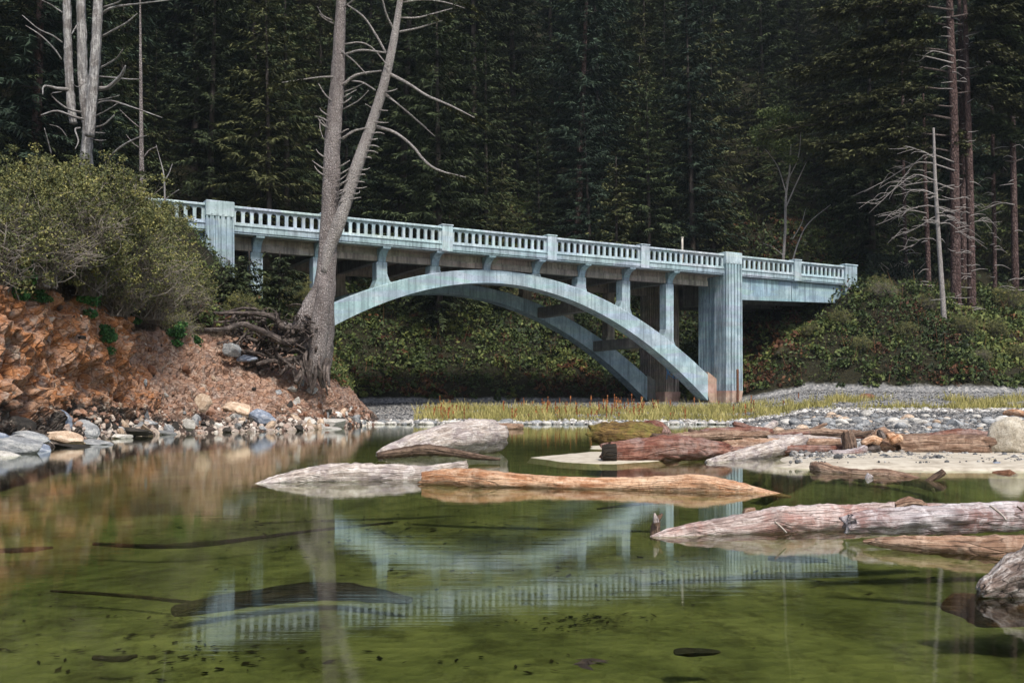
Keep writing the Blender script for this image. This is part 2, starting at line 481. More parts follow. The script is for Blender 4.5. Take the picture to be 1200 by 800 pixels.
M['sand'] = t.col(t.ramp(t.noise(t.coord(), 3, 6, 0.7), [(0.3, (.26, .22, .165)), (0.5, (.46, .41, .33)), (0.7, (.58, .54, .45))]), 0.75, 0.3)

# eroded orange bank: stratified colours, rubble toward the water line (tint: 0 lower rubble, 1 cliff, 2+ dark topsoil)
t = NT('eroded orange earth and rock')
o = t.coord('Object'); os_ = t.coord('Object', (1.0, 1.0, 1.55))
a = t.node('ShaderNodeAttribute', attribute_name='tint')
gx = t.node('ShaderNodeSeparateXYZ'); ga = t.node('ShaderNodeAttribute', attribute_name='grain'); t.l.new(ga.outputs['Vector'], gx.inputs[0])
n1 = t.noise(os_, 0.75, 7, 0.68, 0.6); n2 = t.noise(os_, 4.5, 7, 0.72, 0.5); n3 = t.noise(o, 1.7, 5, 0.6)
vc = t.voronoi(os_, 3.2, 'F1', 'Color'); ve = t.voronoi(os_, 3.2, 'DISTANCE_TO_EDGE')
vc2 = t.voronoi(o, 6.0, 'F1', 'Color')
orange = t.ramp(n2, [(0.25, (.07, .028, .012)), (0.40, (.25, .095, .035)), (0.54, (.44, .19, .075)), (0.72, (.60, .37, .23))])
orange = t.mix(0.55, orange, t.ramp(vc, [(0.1, (.20, .075, .028)), (0.5, (.40, .18, .08)), (0.9, (.52, .36, .26))]))
grey = t.ramp(n2, [(0.28, (.07, .055, .048)), (0.45, (.25, .185, .155)), (0.58, (.40, .315, .265)), (0.75, (.58, .51, .46))])
grey = t.mix(0.5, grey, t.ramp(vc2, [(0.1, (.12, .10, .09)), (0.5, (.34, .24, .195)), (0.9, (.54, .47, .43))]))
c = t.mix(t.ramp(t.math('ADD', gx.outputs[0], t.math('MULTIPLY', t.math('SUBTRACT', n1, 0.5), 1.7)), [(0.45, 0.0), (0.70, 0.55)]), orange, grey)
c = t.mix(t.ramp(n3, [(0.50, 0.0), (0.63, 0.65)]), c, grey)
dark = t.ramp(n2, [(0.3, (.018, .015, .013)), (0.5, (.06, .048, .040)), (0.72, (.20, .18, .16))])
c = t.mix(t.ramp(t.math('ADD', a.outputs['Fac'], t.math('MULTIPLY', t.math('SUBTRACT', n1, 0.5), 0.5)), [(0.16, 1.0), (0.26, 0.0)]), c, dark)
c = t.mix(t.ramp(t.math('ADD', a.outputs['Fac'], t.math('MULTIPLY', t.math('SUBTRACT', n3, 0.5), 0.4)), [(0.62, 0.0), (0.72, 1.0)]), c, (.045, .033, .022))
c = t.mix(t.ramp(ve, [(0.0, 0.55), (0.05, 0.0)]), c, (.06, .03, .02))
t.bump(t.math('ADD', t.math('ADD', n2, t.math('MULTIPLY', t.ramp(ve, [(0, 0), (0.12, 1)]), 0.35)), t.math('MULTIPLY', n1, 0.6)), 0.9, 0.16)
pale = t.ramp(t.noise(o, 2.3, 6, .72, 1.0), [(.56, 0), (.64, .7)])
c = t.mix(t.math('MULTIPLY', pale, t.ramp(a.outputs['Fac'], [(.42, 1), (.6, 0)])), c, (.50, .43, .36))
M['bank'] = t.col(c, 0.9, 0.2)
t = NT('mixed angular rubble')
a = t.node('ShaderNodeAttribute', attribute_name='tint')
M['rubble'] = t.col(t.ramp(a.outputs['Fac'], [(0.0, (.03, .026, .024)), (0.2, (.14, .085, .065)), (0.4, (.32, .18, .12)), (0.6, (.30, .25, .22)), (0.8, (.44, .36, .30)), (1.0, (.62, .58, .53))]), 0.85, 0.25)

# water: clear green-tinted, mirror like at grazing angles
t = NT('still green water')
out = t.n['Material Output']
tr = t.node('ShaderNodeBsdfTransparent'); tr.inputs[0].default_value = (.72, .765, .57, 1)
gl = t.node('ShaderNodeBsdfGlossy'); gl.inputs['Roughness'].default_value = 0.036; gl.inputs[0].default_value = (.95, .97, .95, 1)
fr = t.node('ShaderNodeFresnel'); fr.inputs[0].default_value = 1.37
bp = t.node('ShaderNodeBump'); bp.inputs['Strength'].default_value = 0.05; bp.inputs['Distance'].default_value = 0.012
h = t.math('ADD', t.noise(t.coord('Object', (0.35, 5.0, 1)), 1.4, 4, 0.6), t.math('MULTIPLY', t.noise(t.coord('Object', (0.9, 16.0, 1)), 1.5, 3, 0.6), 0.3))
t.l.new(h, bp.inputs['Height'])
t.l.new(bp.outputs[0], gl.inputs['Normal'])
mx = t.node('ShaderNodeMixShader')
t.l.new(fr.outputs[0], mx.inputs[0]); t.l.new(tr.outputs[0], mx.inputs[1]); t.l.new(gl.outputs[0], mx.inputs[2])
t.l.new(mx.outputs[0], out.inputs['Surface'])
M['water'] = t.m

# ------------------------------------------------------------------ ground
BX, BY, BC, BS = -16.03, 54.5, 0.868, 0.497       # bridge origin and direction
def uw(x, y):
    return (x - BX) * BC + (y - BY) * BS, -(x - BX) * BS + (y - BY) * BC
def from_uw(u, w):
    return BX + BC * u - BS * w, BY + BS * u + BC * w

def ground(x, y, with_zone=False, rough=True):
    x, y = np.asarray(x, float), np.asarray(y, float)
    u, w = uw(x, y)
    d = np.maximum(y, 0.5)
    px = np.clip(600 + F * x / d, -4000, 5000)
    ds = np.interp(px, [-4000, 850, 905, 930, 1000, 5000], [50.3, 50.3, 30, 17.2, 15.9, 15.5])
    gm = np.interp(d, [50.3, 52, 58, 66, 75, 400], [0, .07, .45, .95, 1.2, 1.3])
    gr = np.interp(d, [15.5, 17, 22, 32, 44, 58, 66, 72], [0, .045, .075, .17, .40, .92, 1.75, 2.1])
    t = np.clip((px - 860) / 90, 0, 1)
    g = gm * (1 - t) + gr * t
    bed = -np.minimum(0.10 * (ds - d), np.clip(0.20 + 0.028 * d, 0, 0.62))
    h = np.where(d < ds, bed, np.maximum(g, 0.0))
    h = np.where(y < -4, np.interp(y, [-400, -40, -14, -4], [2.0, 1.2, 0.4, -0.25]), h)
    relu = lambda q: np.maximum(q, 0)
    foot = 12.6 + 1.5 * vnoise(np.stack([u * 0.11, u * 0, u * 0], -1), 5)
    hill = np.where(w > foot, 1.1 + 0.78 * (w - foot) + 0.25 * np.maximum(w - 28, 0), -5)
    hill = np.where(hill > 75, 75 + (hill - 75) * 0.3, hill)
    hill = np.maximum(hill, np.where(x > 8, 10.4 + 0.85 * (y - 97 - 0.12 * relu(30 - x) * 5), -5))
    hill = np.where(hill > 80, 80, hill)
    mR = 10.35 - 0.74 * relu(49.8 - u) - 0.66 * relu(-1.2 - w)
    mL = 10.7 - 1.05 * relu(u + 2.0) - 0.95 * relu(-1 - w)
    veg = np.maximum(np.maximum(hill, mR), mL)
    bump = fbm(np.stack([x * 0.35, y * 0.35, x * 0], -1), 4, 3) * 0.45 if rough else 0
    on_road = ((w > -0.6) & (w < 11) & ((u > 49.5) | (u < -2.5)))
    veg = veg + np.where(on_road, 0, bump)
    dd = veg - h
    vegw = np.clip(dd * 1.4, 0, 1)
    hh = np.where(dd > 0, veg, h)
    if rough:
        hh = hh + np.where((d > ds + 1) & (dd < 0), 0.035 * fbm(np.stack([x * 1.1, y * 1.1, x * 0], -1), 3, 8), 0)
    if with_zone:
        zone = np.where(d < ds, 0.0, 0.5)
        zone = np.where(dd > 0, np.maximum(zone, 0.5 + 0.5 * vegw), zone)
        return hh, zone
    return hh

xs = np.concatenate([np.linspace(-420, -70, 22), np.arange(-68, 68.1, 0.7), np.linspace(70, 420, 22)])
ys = np.concatenate([np.linspace(-300, -12, 14), np.arange(-10, 110, 0.7), np.linspace(111, 420, 60)])
X, Y = np.meshgrid(xs, ys)
Hh, Zn = ground(X, Y, True)
gm_ = Mesh()
gm_.add(np.stack([X, Y, Hh], -1).reshape(-1, 3), grid_faces(len(ys), len(xs)), None, Zn.ravel())
tag(gm_.build('ground', M['ground'], smooth=True), kind='structure')

wm = Mesh()
wm.add([(-60, -12, 0), (60, -12, 0), (60, 62, 0), (-60, 62, 0)], [(0, 1, 2, 3)])
tag(wm.build('water', M['water']), kind='structure')

# the eroded bank on the left: rows of points from under the water up to the road shelf
secs = [
 [(-420, 640, 11), (-420, 590, 11), (-420, 560, 12.5), (-400, 500, 13.5), (-400, 270, 15), (-400, 190, 18), (-400, -50, 28)],
 [(-200, 590, 13), (-200, 563, 13.2), (-200, 546, 15), (-190, 502, 16.4), (-200, 300, 18.2), (-200, 225, 21.5), (-190, 150, 33)],
 [(-60, 565, 16), (-60, 544, 16.7), (-60, 528, 18.6), (-60, 494, 20), (-70, 330, 22), (-70, 255, 25), (-70, 226, 42)],
 [(20, 550, 19.5), (20, 532, 20.1), (15, 514, 22.2), (10, 488, 23.4), (0, 345, 25.3), (0, 272, 28.5), (0, 240, 46)],
 [(80, 532, 24.5), (80, 521, 24.8), (78, 508, 26.2), (72, 484, 27.3), (62, 352, 29.0), (60, 285, 31.5), (60, 245, 47)],
 [(130, 524, 29), (130, 513, 29.9), (128, 504, 30.8), (124, 482, 31.6), (120, 365, 33.4), (118, 298, 36), (115, 250, 48)],
 [(172, 520, 33), (172, 510, 32.6), (170, 500, 33.6), (168, 482, 34.4), (158, 392, 36.4), (150, 318, 39), (150, 258, 49)],
 [(215, 518, 34), (215, 508, 34.3), (214, 497, 35.2), (210, 478, 36.4), (205, 405, 38.9), (196, 345, 41), (190, 275, 50)],
 [(270, 516, 36.5), (272, 506.4, 36.4), (272, 494, 37.5), (268, 474, 39.0), (262, 416, 41.8), (250, 378, 43.2), (240, 330, 52)],
 [(330, 515, 38), (332, 505, 37.8), (332, 494, 39), (330, 478, 40.4), (325, 440, 43.0), (315, 402, 45.5), (310, 352, 55)],
 [(375, 512, 42), (377, 502.6, 41.0), (376, 493, 42.2), (375, 480, 43.2), (372, 455, 44.6), (358, 420, 47.8), (350, 372, 57)],
 [(405, 510, 46), (408, 500, 45.5), (405, 493, 46.3), (402, 482, 47), (393, 463, 48.2), (380, 440, 51), (375, 392, 60)],
 [(432, 508, 50), (436, 498, 49.2), (432, 494, 49.8), (426, 488, 50.5), (414, 474, 52), (402, 452, 55), (390, 410, 64)],
 [(450, 500, 54), (452, 496, 54), (446, 491, 55), (440, 486, 57), (430, 478, 60), (415, 462, 64), (405, 440, 72)],
]
ns, nr = len(secs), len(secs[0])
S = np.array([[P(*q) for q in row] for row in secs])
S[:, 0, 2] = np.minimum(S[:, 0, 2], -0.5)
NS, NT_ = 460, 170
along = np.array([catmull(S[:, k], NS) for k in range(nr)])          # nr, NS, 3
tt = np.linspace(0, nr - 1, NT_)
tlo = np.minimum(np.floor(tt).astype(int), nr - 2); tf = (tt - tlo)
tfs = (tf * tf * (3 - 2 * tf) * 0.5 + tf * 0.5)[:, None, None]
B = along[tlo] * (1 - tfs) + along[tlo + 1] * tfs                     # NT, NS, 3
ga_, gb_ = np.gradient(B, axis=0), np.gradient(B, axis=1)
Nn = np.cross(gb_, ga_); Nn /= np.linalg.norm(Nn, axis=-1)[..., None] + 1e-9
flip = np.sign(np.sum(Nn * (np.array([0, 0, CAMZ + 3]) - B), -1))[..., None]
Nn = Nn * flip
amp = np.interp(tt, [0, 1, 1.6, 2.6, 3.3, 4.2, 6], [0.05, 0.10, 0.34, 0.50, 0.62, 0.42, 0.25])[:, None]
q = B * np.array([0.55, 0.55, 1.3])
strata = q + 0.9 * np.stack([fbm(B * 0.35, 2, 31), fbm(B * 0.35, 2, 37), fbm(B * 0.4, 2, 41)], -1)
n_big = fbm(strata, 5, 11, 0.55)
n_ridge = 1 - np.abs(fbm(B * np.array([1.1, 1.1, 3.2]), 4, 23, 0.6))
def worley(p, seed):
    c = np.floor(p).astype(np.int64); best = np.full(p.shape[:-1], 9e9); bid = np.zeros(p.shape[:-1]); rel = np.zeros(p.shape)
    for a in (-1, 0, 1):
        for b in (-1, 0, 1):
            for e in (-1, 0, 1):
                ci, cj, ck = c[..., 0] + a, c[..., 1] + b, c[..., 2] + e
                q_ = np.stack([ci + hash3(ci, cj, ck, seed), cj + hash3(ci, cj, ck, seed + 1), ck + hash3(ci, cj, ck, seed + 2)], -1)
                dd = np.sum((p - q_) ** 2, -1); m_ = dd < best
                best = np.where(m_, dd, best); bid = np.where(m_, hash3(ci, cj, ck, seed + 3), bid); rel = np.where(m_[..., None], p - q_, rel)
    return bid, rel
def facets(p, seed):
    bid, rel = worley(p, seed)
    k1, k2 = bid * 91.7 % 1 - .5, bid * 57.3 % 1 - .5
    return (bid - .5) * 0.9 + rel[..., 0] * k1 * 1.6 + rel[..., 2] * k2 * 1.6 + rel[..., 1] * (k1 - k2)
warp = np.stack([fbm(B * 1.2, 2, 61), fbm(B * 1.2, 2, 63), fbm(B * 1.2, 2, 65)], -1) * .25
tilt = B[..., 0:1] * np.array([0, 0, .35])
f_big = facets((B + warp + tilt) * np.array([.75, .75, 1.5]), 301)
f_mid = facets((B + warp + tilt) * np.array([2.0, 2.0, 3.6]), 311)
f_small = facets((B + warp) * np.array([5.0, 5.0, 7.5]), 321)
rgt = np.interp(np.linspace(0, ns - 1, NS), [0, 5, 7, 13], [1, 1, .62, .6])[None, :]
disp = amp * rgt * (0.62 * f_big + 0.40 * f_mid + 0.12 * f_small + 0.62 * n_big + .22 * (n_ridge - .6)) + 0 * amp * (0.8 * n_big + 0.55 * (n_ridge - 0.6) + 0.25 * fbm(B * 4.5, 3, 51) + 0.30 * (1 - 2 * np.abs(fbm(B * np.array([2.6, 2.6, 4.2]), 3, 57, .6))))
fade = np.clip(np.minimum(np.arange(NS), NS - 1 - np.arange(NS)) / 20.0, 0, 1)[None, :]
B2 = B + Nn * (disp * fade)[..., None]
zone = np.clip((B2[..., 2] + 0.1) / np.interp(np.linspace(0, ns - 1, NS), [0, 5, 7, 13], [5.0, 5.0, 3.2, 2.6])[None, :], 0, 0.6)
lim = np.interp(np.linspace(0, ns - 1, NS), [0, 6, 7.5, 8.5, 10, 13], [4.0, 4.0, 4.25, 4.6, 5.6, 5.7])[None, :]
zone = np.where(tt[:, None] > lim, 0.5 + 0.5 * np.clip((tt[:, None] - lim) / 0.4, 0, 1), np.clip(zone, 0, 0.42))
uu = np.broadcast_to(np.interp(np.linspace(0, ns - 1, NS), [0, 4, 5.5, 7, 13], [0.0, 0.15, 0.45, 0.75, 1.0])[None, :], zone.shape)
bm_ = Mesh()
bm_.add(B2.reshape(-1, 3), grid_faces(NT_, NS), np.stack([uu, tt[:, None] + 0 * uu, 0 * uu], -1).reshape(-1, 3), zone.ravel())
bank_o = bm_.build('earth_bank', M['bank'], smooth=False)
tag(bank_o, kind='structure')
BANK = B2
def bank_at(px, py):
    """nearest bank point shown at a photo pixel"""
    fl = BANK.reshape(-1, 3)
    qx = 600 + F * fl[:, 0] / fl[:, 1]; qy = HZ - F * (fl[:, 2] - CAMZ) / fl[:, 1]
    e = (qx - px) ** 2 + (qy - py) ** 2
    near = np.where(e < e.min() + 12)[0]
    return fl[near[np.argmin(fl[near, 1])]]

# pale sandbars lying just above the water
def sandbar(pts, z=0.03, seed=1):
    pts = np.array(pts, float)
    cen = pts.mean(0)
    ring = catmull(np.vstack([pts, pts[:1]]), 49)[:-1]
    ring = ring + (ring - cen) / 3.0 * (0.25 * fbm(np.hstack([ring * 1.7, ring[:, :1] * 0]), 3, seed))[:, None]
    m = Mesh(); V = []
    for k, (s, zz) in enumerate(((1.06, -0.10), (1.0, 0.004), (0.93, z * 0.6), (0.6, z), (0.3, z * 1.1))):
        V.append(np.hstack([cen + (ring - cen) * s, np.full((48, 1), zz)]))
    V = np.vstack(V); V[:, 2] += np.where(V[:, 2] > 0.01, 0.006 * fbm(V * 4, 3, seed), 0)
    f = grid_faces(5, 48, True); V = np.vstack([V, [cen[0], cen[1], z * 1.1]])
    f += [(4 * 48 + i, 4 * 48 + (i + 1) % 48, 240) for i in range(48)]
    m.add(V, f)
    return tag(m.build('sandbar', M['sand'], smooth=True), kind='structure')
def wp(px, py, z=0.0):
    d = (CAMZ - z) * F / (py - HZ)
    return ((px - 600) / F * d, d)
sandbar([wp(622, 536), wp(660, 541), wp(712, 543), wp(760, 541), wp(800, 535), wp(760, 531), wp(690, 530)], 0.025, 3)
sandbar([wp(690, 525.5), wp(740, 527), wp(790, 525), wp(760, 522), wp(700, 522)], 0.02, 4)
sandbar([wp(915, 546), wp(980, 550), wp(1060, 551), wp(1140, 552), wp(1210, 552), wp(1290, 553), wp(1290, 536), wp(1200, 531), wp(1080, 527), wp(990, 529), wp(925, 536)], 0.075, 5)

# ------------------------------------------------------------------ the bridge
bridge = empty('arch_bridge', (BX, BY, 0), math.atan2(BS, BC), 'pale blue concrete arch bridge with balustrades crossing the creek mouth', 'bridge')
def part(m, name, mat, parent=bridge, smooth=False):
    return m.build(name, M[mat] if isinstance(mat, str) else mat, parent, smooth)

W_B = 9.7
ZT, ZB = 11.95, 10.45          # rail top, fascia bottom
CAPZ = 11.80
def balustrade(u0, u1, w0, back=False):
    n = max(2, int(round((u1 - u0 - 0.16) / 0.475)))
    m = Mesh()
    th = 0.14
    wa, wb = w0 + 0.06, w0 + 0.06 + th
    zb, zs, zt = 11.06, 11.53, 11.80          # sill, springing of the little arches, underside of the cap
    pit = (u1 - u0 - 0.16) / n
    hw = pit * 0.31
    zs = zt - 0.07 - hw
    box(m, u0, u1, w0, w0 + 0.32, 10.90, zb)            # base rail
    box(m, u0 + .01, u1 - .01, wa, wb, zb, zb + 0.002)
    A = 7
    ang = np.linspace(np.pi, 0, A)
    for k in range(n):
        c = u0 + 0.08 + (k + 0.5) * pit
        l, r = c - pit / 2, c + pit / 2
        arc = [(c + hw * math.cos(a_), zs + hw * math.sin(a_)) for a_ in ang]
        for w_, rev in ((wa, False), (wb, True)):
            V, f = [], []
            V += [(l, w_, zb), (c - hw, w_, zb), (c - hw, w_, zs), (l, w_, zs)]; f.append((0, 1, 2, 3))
            V += [(c + hw, w_, zb), (r, w_, zb), (r, w_, zs), (c + hw, w_, zs)]; f.append((4, 5, 6, 7))
            b0 = len(V)
            tops = [(l + (r - l) * i / (A - 1), zt) for i in range(A)]
            V += [(p_[0], w_, p_[1]) for p_ in arc] + [(p_[0], w_, p_[1]) for p_ in tops]
            for i in range(A - 1):
                f.append((b0 + i, b0 + i + 1, b0 + A + i + 1, b0 + A + i))
            V += [(l, w_, zs), (r, w_, zs)]
            f.append((len(V) - 2, b0, b0 + A)); f.append((b0 + A - 1, len(V) - 1, b0 + 2 * A - 1))
            if rev: f = [tuple(reversed(q_)) for q_ in f]
            m.add(V, f)
        loop = [(c - hw, zb)] + arc + [(c + hw, zb)]
        V = [(p_[0], w_, p_[1]) for w_ in (wa, wb) for p_ in loop]
        L_ = len(loop)
        m.add(V, [(i, L_ + i, L_ + i + 1, i + 1) for i in range(L_ - 1)])
    for e0, e1 in ((u0, u0 + 0.08), (u1 - 0.08, u1)):
        box(m, e0, e1, wa - .003, wb + .003, zb, zt)
    return m

posts = [6.2, 13.85, 21.45, 29.05]
ends = [(-14.0, -0.75)] + list(zip([0.75] + [p_ + .36 for p_ in posts], [p_ - .36 for p_ in posts] + [36.25])) + [(37.75, 43.3), (43.9, 48.75)]
for w0 in (0.0, W_B - 0.32):
    for (a0, a1) in ends:
        pn = part(balustrade(a0, a1, w0), 'balustrade', 'paint_rail' if w0 == 0 else 'conc')
        cm = Mesh(); box(cm, a0, a1, w0 - 0.07, w0 + 0.39, CAPZ, ZT, 0.035)
        part(cm, 'top_rail', 'paint_rail', pn)
    for p_ in posts + [43.6]:
        m = Mesh(); box(m, p_ - .36, p_ + .36, w0 - 0.13, w0 + 0.45, ZB - 0.03, 12.0, 0.03)
        pm = part(m, 'railing_post', 'paint_rail')
        m = Mesh(); box(m, p_ - .40, p_ + .40, w0 - 0.17, w0 + 0.49, 12.0, 12.09, 0.03)
        part(m, 'post_cap', 'paint_rail', pm)

def fascia_mesh(u0, u1, w0, s):
    """edge girder with a small moulding; s = +1 front edge, -1 back edge"""
    m = Mesh()
    a_, b_ = (w0 - 0.05, w0 + 0.5) if s > 0 else (w0 - 0.18, w0 + 0.37)
    box(m, u0, u1, a_, b_, ZB + 0.10, 10.86)
    fa, fb = (a_ - 0.05, b_) if s > 0 else (a_, b_ + 0.05)
    box(m, u0, u1, fa, fb, 10.862, 10.90)
    fa, fb = (a_ + 0.05, b_) if s > 0 else (a_, b_ - 0.05)
    box(m, u0, u1, fa, fb, ZB, ZB + 0.098)
    return m
for w0, s in ((0.0, 1), (W_B - 0.32, -1)):
    for a0, a1 in ((-14.0, -0.75), (0.75, 36.25), (37.75, 49.0)):
        part(fascia_mesh(a0, a1, w0, s), 'fascia', 'paint')
m = Mesh(); box(m, -14.0, 49.4, 0.5, W_B - 0.5, 10.42, 10.78)
dk = part(m, 'deck', 'conc')
m = Mesh(); box(m, -14.0, 49.4, 1.5, W_B - 1.5, 10.784, 10.80)
part(m, 'road_surface', 'asphalt', dk)
for a_, b_ in ((0.5, 1.5), (W_B - 1.5, W_B - 0.5)):
    m = Mesh(); box(m, -14.0, 49.4, a_ + .003, b_ - .003, 10.783, 10.93)
    part(m, 'sidewalk', 'conc', dk)

# ribs
UC, ZC, KA = 18.0, 9.62, 6.0 / 16.8 ** 2
U_END = (0.7, 35.35)
def arch_top(u): return ZC - KA * (u - UC) ** 2
def arch_th(u):
    tq = np.abs(u - UC) / 17.0
    return 0.82 + 1.05 * tq ** 1.7
def rib(w0, w1):
    us = np.linspace(*U_END, 61)
    m = Mesh()
    zt, zb = arch_top(us), arch_top(us) - arch_th(us)
    V = []
    for u_, a_, b_ in zip(us, zt, zb):
        V += [(u_, w0, b_), (u_, w0, a_ - .05), (u_ , w0 + .05, a_), (u_, w1 - .05, a_), (u_, w1, a_ - .05), (u_, w1, b_)]
    f = grid_faces(61, 6, True) + [(0, 1, 2, 3, 4, 5), tuple(60 * 6 + i for i in (5, 4, 3, 2, 1, 0))]
    m.add(V, f)
    return m
rib_f = part(rib(0.7, 1.75), 'arch_rib', 'paint_rib')
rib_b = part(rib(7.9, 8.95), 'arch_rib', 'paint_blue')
# skewback ends of the front rib in bare concrete
for us_ in (3.5, 30.5, 9.5, 25.5):
    zc = float(arch_top(us_) - arch_th(us_) * 0.55)
    m = Mesh(); box(m, us_ - .35, us_ + .35, 1.753, 7.897, zc - .4, zc + .35, 0.03)
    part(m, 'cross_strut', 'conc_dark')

cols = [2.3, 5.95, 9.9, 13.45, 17.1, 20.8, 24.4, 28.1, 31.95]
for w0 in (0.85, 8.05):
    front = w0 < 2
    for cu in cols:
        zb = float(arch_top(cu)) - 0.12
        m = Mesh()
        hw = 0.34
        if 9.55 - zb > 0.2:
            tall = 9.6 - zb
            slope = -2 * KA * (cu - UC)
            fl = min(0.55, tall * 0.35)
            poly = []
            for sgn in (-1, 1):
                e = hw
                zl = zb + slope * sgn * (hw + fl * .5)
                pts = [(cu + sgn * (hw + fl * 0.9), zb + slope * sgn * (hw + fl * .9) - .08), (cu + sgn * (hw + fl * .32), zl + fl * .30 + .05), (cu + sgn * hw, zl + fl + .1), (cu + sgn * hw, 9.60)]
                poly += pts if sgn < 0 else pts[::-1]
            prism(m, poly, w0, w0 + 0.72, 'y')
        else:
            box(m, cu - hw, cu + hw, w0, w0 + .72, zb, 9.60)
        cp = part(m, 'spandrel_column', 'paint' if front else 'conc')
        # curved corbel that carries the overhanging edge
        mb = Mesh()
        aa = np.linspace(0, np.pi / 2, 8)
        if front:
            poly = [(w0 + 0.72, 9.605), (w0, 9.605)] + [(w0 - 0.78 * (1 - math.cos(a_)) - .02, 9.62 + 0.70 * math.sin(a_)) for a_ in aa] + [(0.02, 10.44), (w0 + 0.72, 10.44)]
        else:
            b1 = w0 + .72
            poly = [(w0, 9.605), (w0, 10.44), (W_B - .05, 10.44)] + [(b1 + 0.78 * (1 - math.cos(a_)) + .02, 9.62 + 0.70 * math.sin(a_)) for a_ in aa[::-1]] + [(b1, 9.605)]
        prism(mb, poly, cu - 0.24, cu + 0.24, 'x')
        part(mb, 'bracket', 'paint_blue' if front else 'conc', cp)
for cu in cols:
    m = Mesh(); box(m, cu - .2, cu + .2, 1.573, 8.047, 9.7, 10.417)
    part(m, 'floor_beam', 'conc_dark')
ce = [0.9] + [x for cu in cols for x in (cu - .243, cu + .243)] + [35.6]
for w0 in (0.98, 8.25):
    m = Mesh()
    for a0, a1 in zip(ce[0::2], ce[1::2]):
        box(m, a0, a1, w0, w0 + 0.40, 9.68, 10.05)
        box(m, a0, a1, w0 + .08, w0 + 0.34, 10.052, 10.417)
    part(m, 'stringer', 'conc')

# fluted pylons at the ends of the arch
def fluted(m, u0, u1, w0, w1, z0, z1, z_batter=0.0, flute=True, sides=('f', 'l', 'r')):
    """vertical prism with narrow grooves on its front and side faces"""
    poly = []
    def edge(p, q_, groove):
        p, q_ = np.array(p, float), np.array(q_, float)
        L_ = np.linalg.norm(q_ - p); dr = (q_ - p) / L_
        nin = np.array([-dr[1], dr[0]])
        pts = [p]
        if groove:
            k = max(2, int(L_ / 0.30))
            for i in range(k):
                c_ = p + dr * L_ * (i + 0.5 + 0.0) / k
                pts += [c_ - dr * .055, c_ - dr * .04 + nin * .09, c_ + dr * .04 + nin * .09, c_ + dr * .055]
        return pts
    poly += edge((u0, w0), (u1, w0), 'f' in sides)
    poly += edge((u1, w0), (u1, w1), 'r' in sides)
    poly += edge((u1, w1), (u0, w1), False)
    poly += edge((u0, w1), (u0, w0), 'l' in sides)
    n = len(poly)
    c = np.array([(u0 + u1) / 2, (w0 + w1) / 2])
    V = []
    for z, s in ((z0, 1 + z_batter), (z1, 1.0)):
        for p_ in poly:
            qv = c + (np.array(p_) - c) * s
            V.append((qv[0], qv[1], z))
    f = [tuple(range(n - 1, -1, -1)), tuple(range(n, 2 * n))] + [(i, (i + 1) % n, n + (i + 1) % n, n + i) for i in range(n)]
    return m.add(V, f)

for u0, zg, zpl in ((36.25, 0.3, 2.02), (-0.75, 2.0, 2.6)):
    for front in (True, False):
        u1 = u0 + 1.5
        m = Mesh()
        if front:
            fluted(m, u0, u1, -0.28, 1.0, zpl, 11.25, 0.05)
        else:
            fluted(m, u0, u1, W_B - 1.0, W_B + 0.28, zpl, 11.25, 0.05)
        py_ = part(m, 'pylon', 'paint' if front else 'conc')
        m = Mesh()
        a_, b_ = (-0.30, 0.6) if front else (W_B - 0.6, W_B + 0.30)
        box(m, u0 - .02, u1 + .02, a_, b_, 11.252, 12.10, 0.03)
        for k in range(4):
            cx = u0 + .3 + k * .3
            box(m, cx - .07, cx + .07, a_ - .018, a_ + .02, 11.35, 11.95)
        part(m, 'pylon_head', 'paint_rail' if front else 'conc', py_)
        m = Mesh()
        if front: fluted(m, u0 + .1, u1 - .1, 1.003, 2.9, zpl, 10.41, 0.02, sides=('l', 'r'))
        else: fluted(m, u0 + .1, u1 - .1, W_B - 2.9, W_B - 1.003, zpl, 10.41, 0.02, sides=('l', 'r', 'f'))
        part(m, 'pier_wall', 'paint_blue' if front else 'conc', py_)
        m = Mesh()
        w0_, w1_ = (-0.30, 2.92) if front else (W_B - 2.92, W_B + 0.30)
        n_ = 12
        pts = [(u0 - .05, w0_ - .02), (u1 + .06, w0_ - .02), (u1 + .06, w1_), (u0 - .05, w1_)]
        V = [(x_, y_, zpl - .002) for x_, y_ in pts] + [(x_ - (0.32 if x_ > u0 + .5 else 0), y_ + (.05 if y_ < w0_ + .2 else 0), zg) for x_, y_ in pts]
        m.add(V, [(0, 1, 2, 3), (7, 6, 5, 4), (0, 4, 5, 1), (1, 5, 6, 2), (2, 6, 7, 3), (3, 7, 4, 0)])
        part(m, 'plinth', 'conc_pink', py_)
        if not front and u0 > 10:
            m = Mesh()
            yy = W_B - 2.96
            th = np.linspace(0, 2 * np.pi, 26)
            for k, (cx, cz, ra, rb) in enumerate(((.42, 4.1, .36, .62), (.95, 4.3, .32, .55), (.68, 3.4, .5, .32), (.55, 4.9, .45, .25), (1.0, 3.6, .2, .4))):
                path = [(u0 + cx + ra * math.cos(a_ * 1.0 + k), yy, cz + rb * math.sin(a_ + k * .6)) for a_ in th]
                sweep(m, path, [.055] * len(path), 6, steps=40, flat=0.5)
            for (p_, q_) in (((.1, 3.0), (.5, 5.2)), ((.5, 5.2), (.8, 3.2)), ((.8, 3.2), (1.25, 5.0)), ((.2, 3.6), (1.3, 3.9))):
                sweep(m, [(u0 + p_[0], yy, p_[1]), (u0 + q_[0], yy, q_[1])], [.06, .06], 6, steps=4, flat=.5)
            part(m, 'graffiti', 'graffiti', py_)
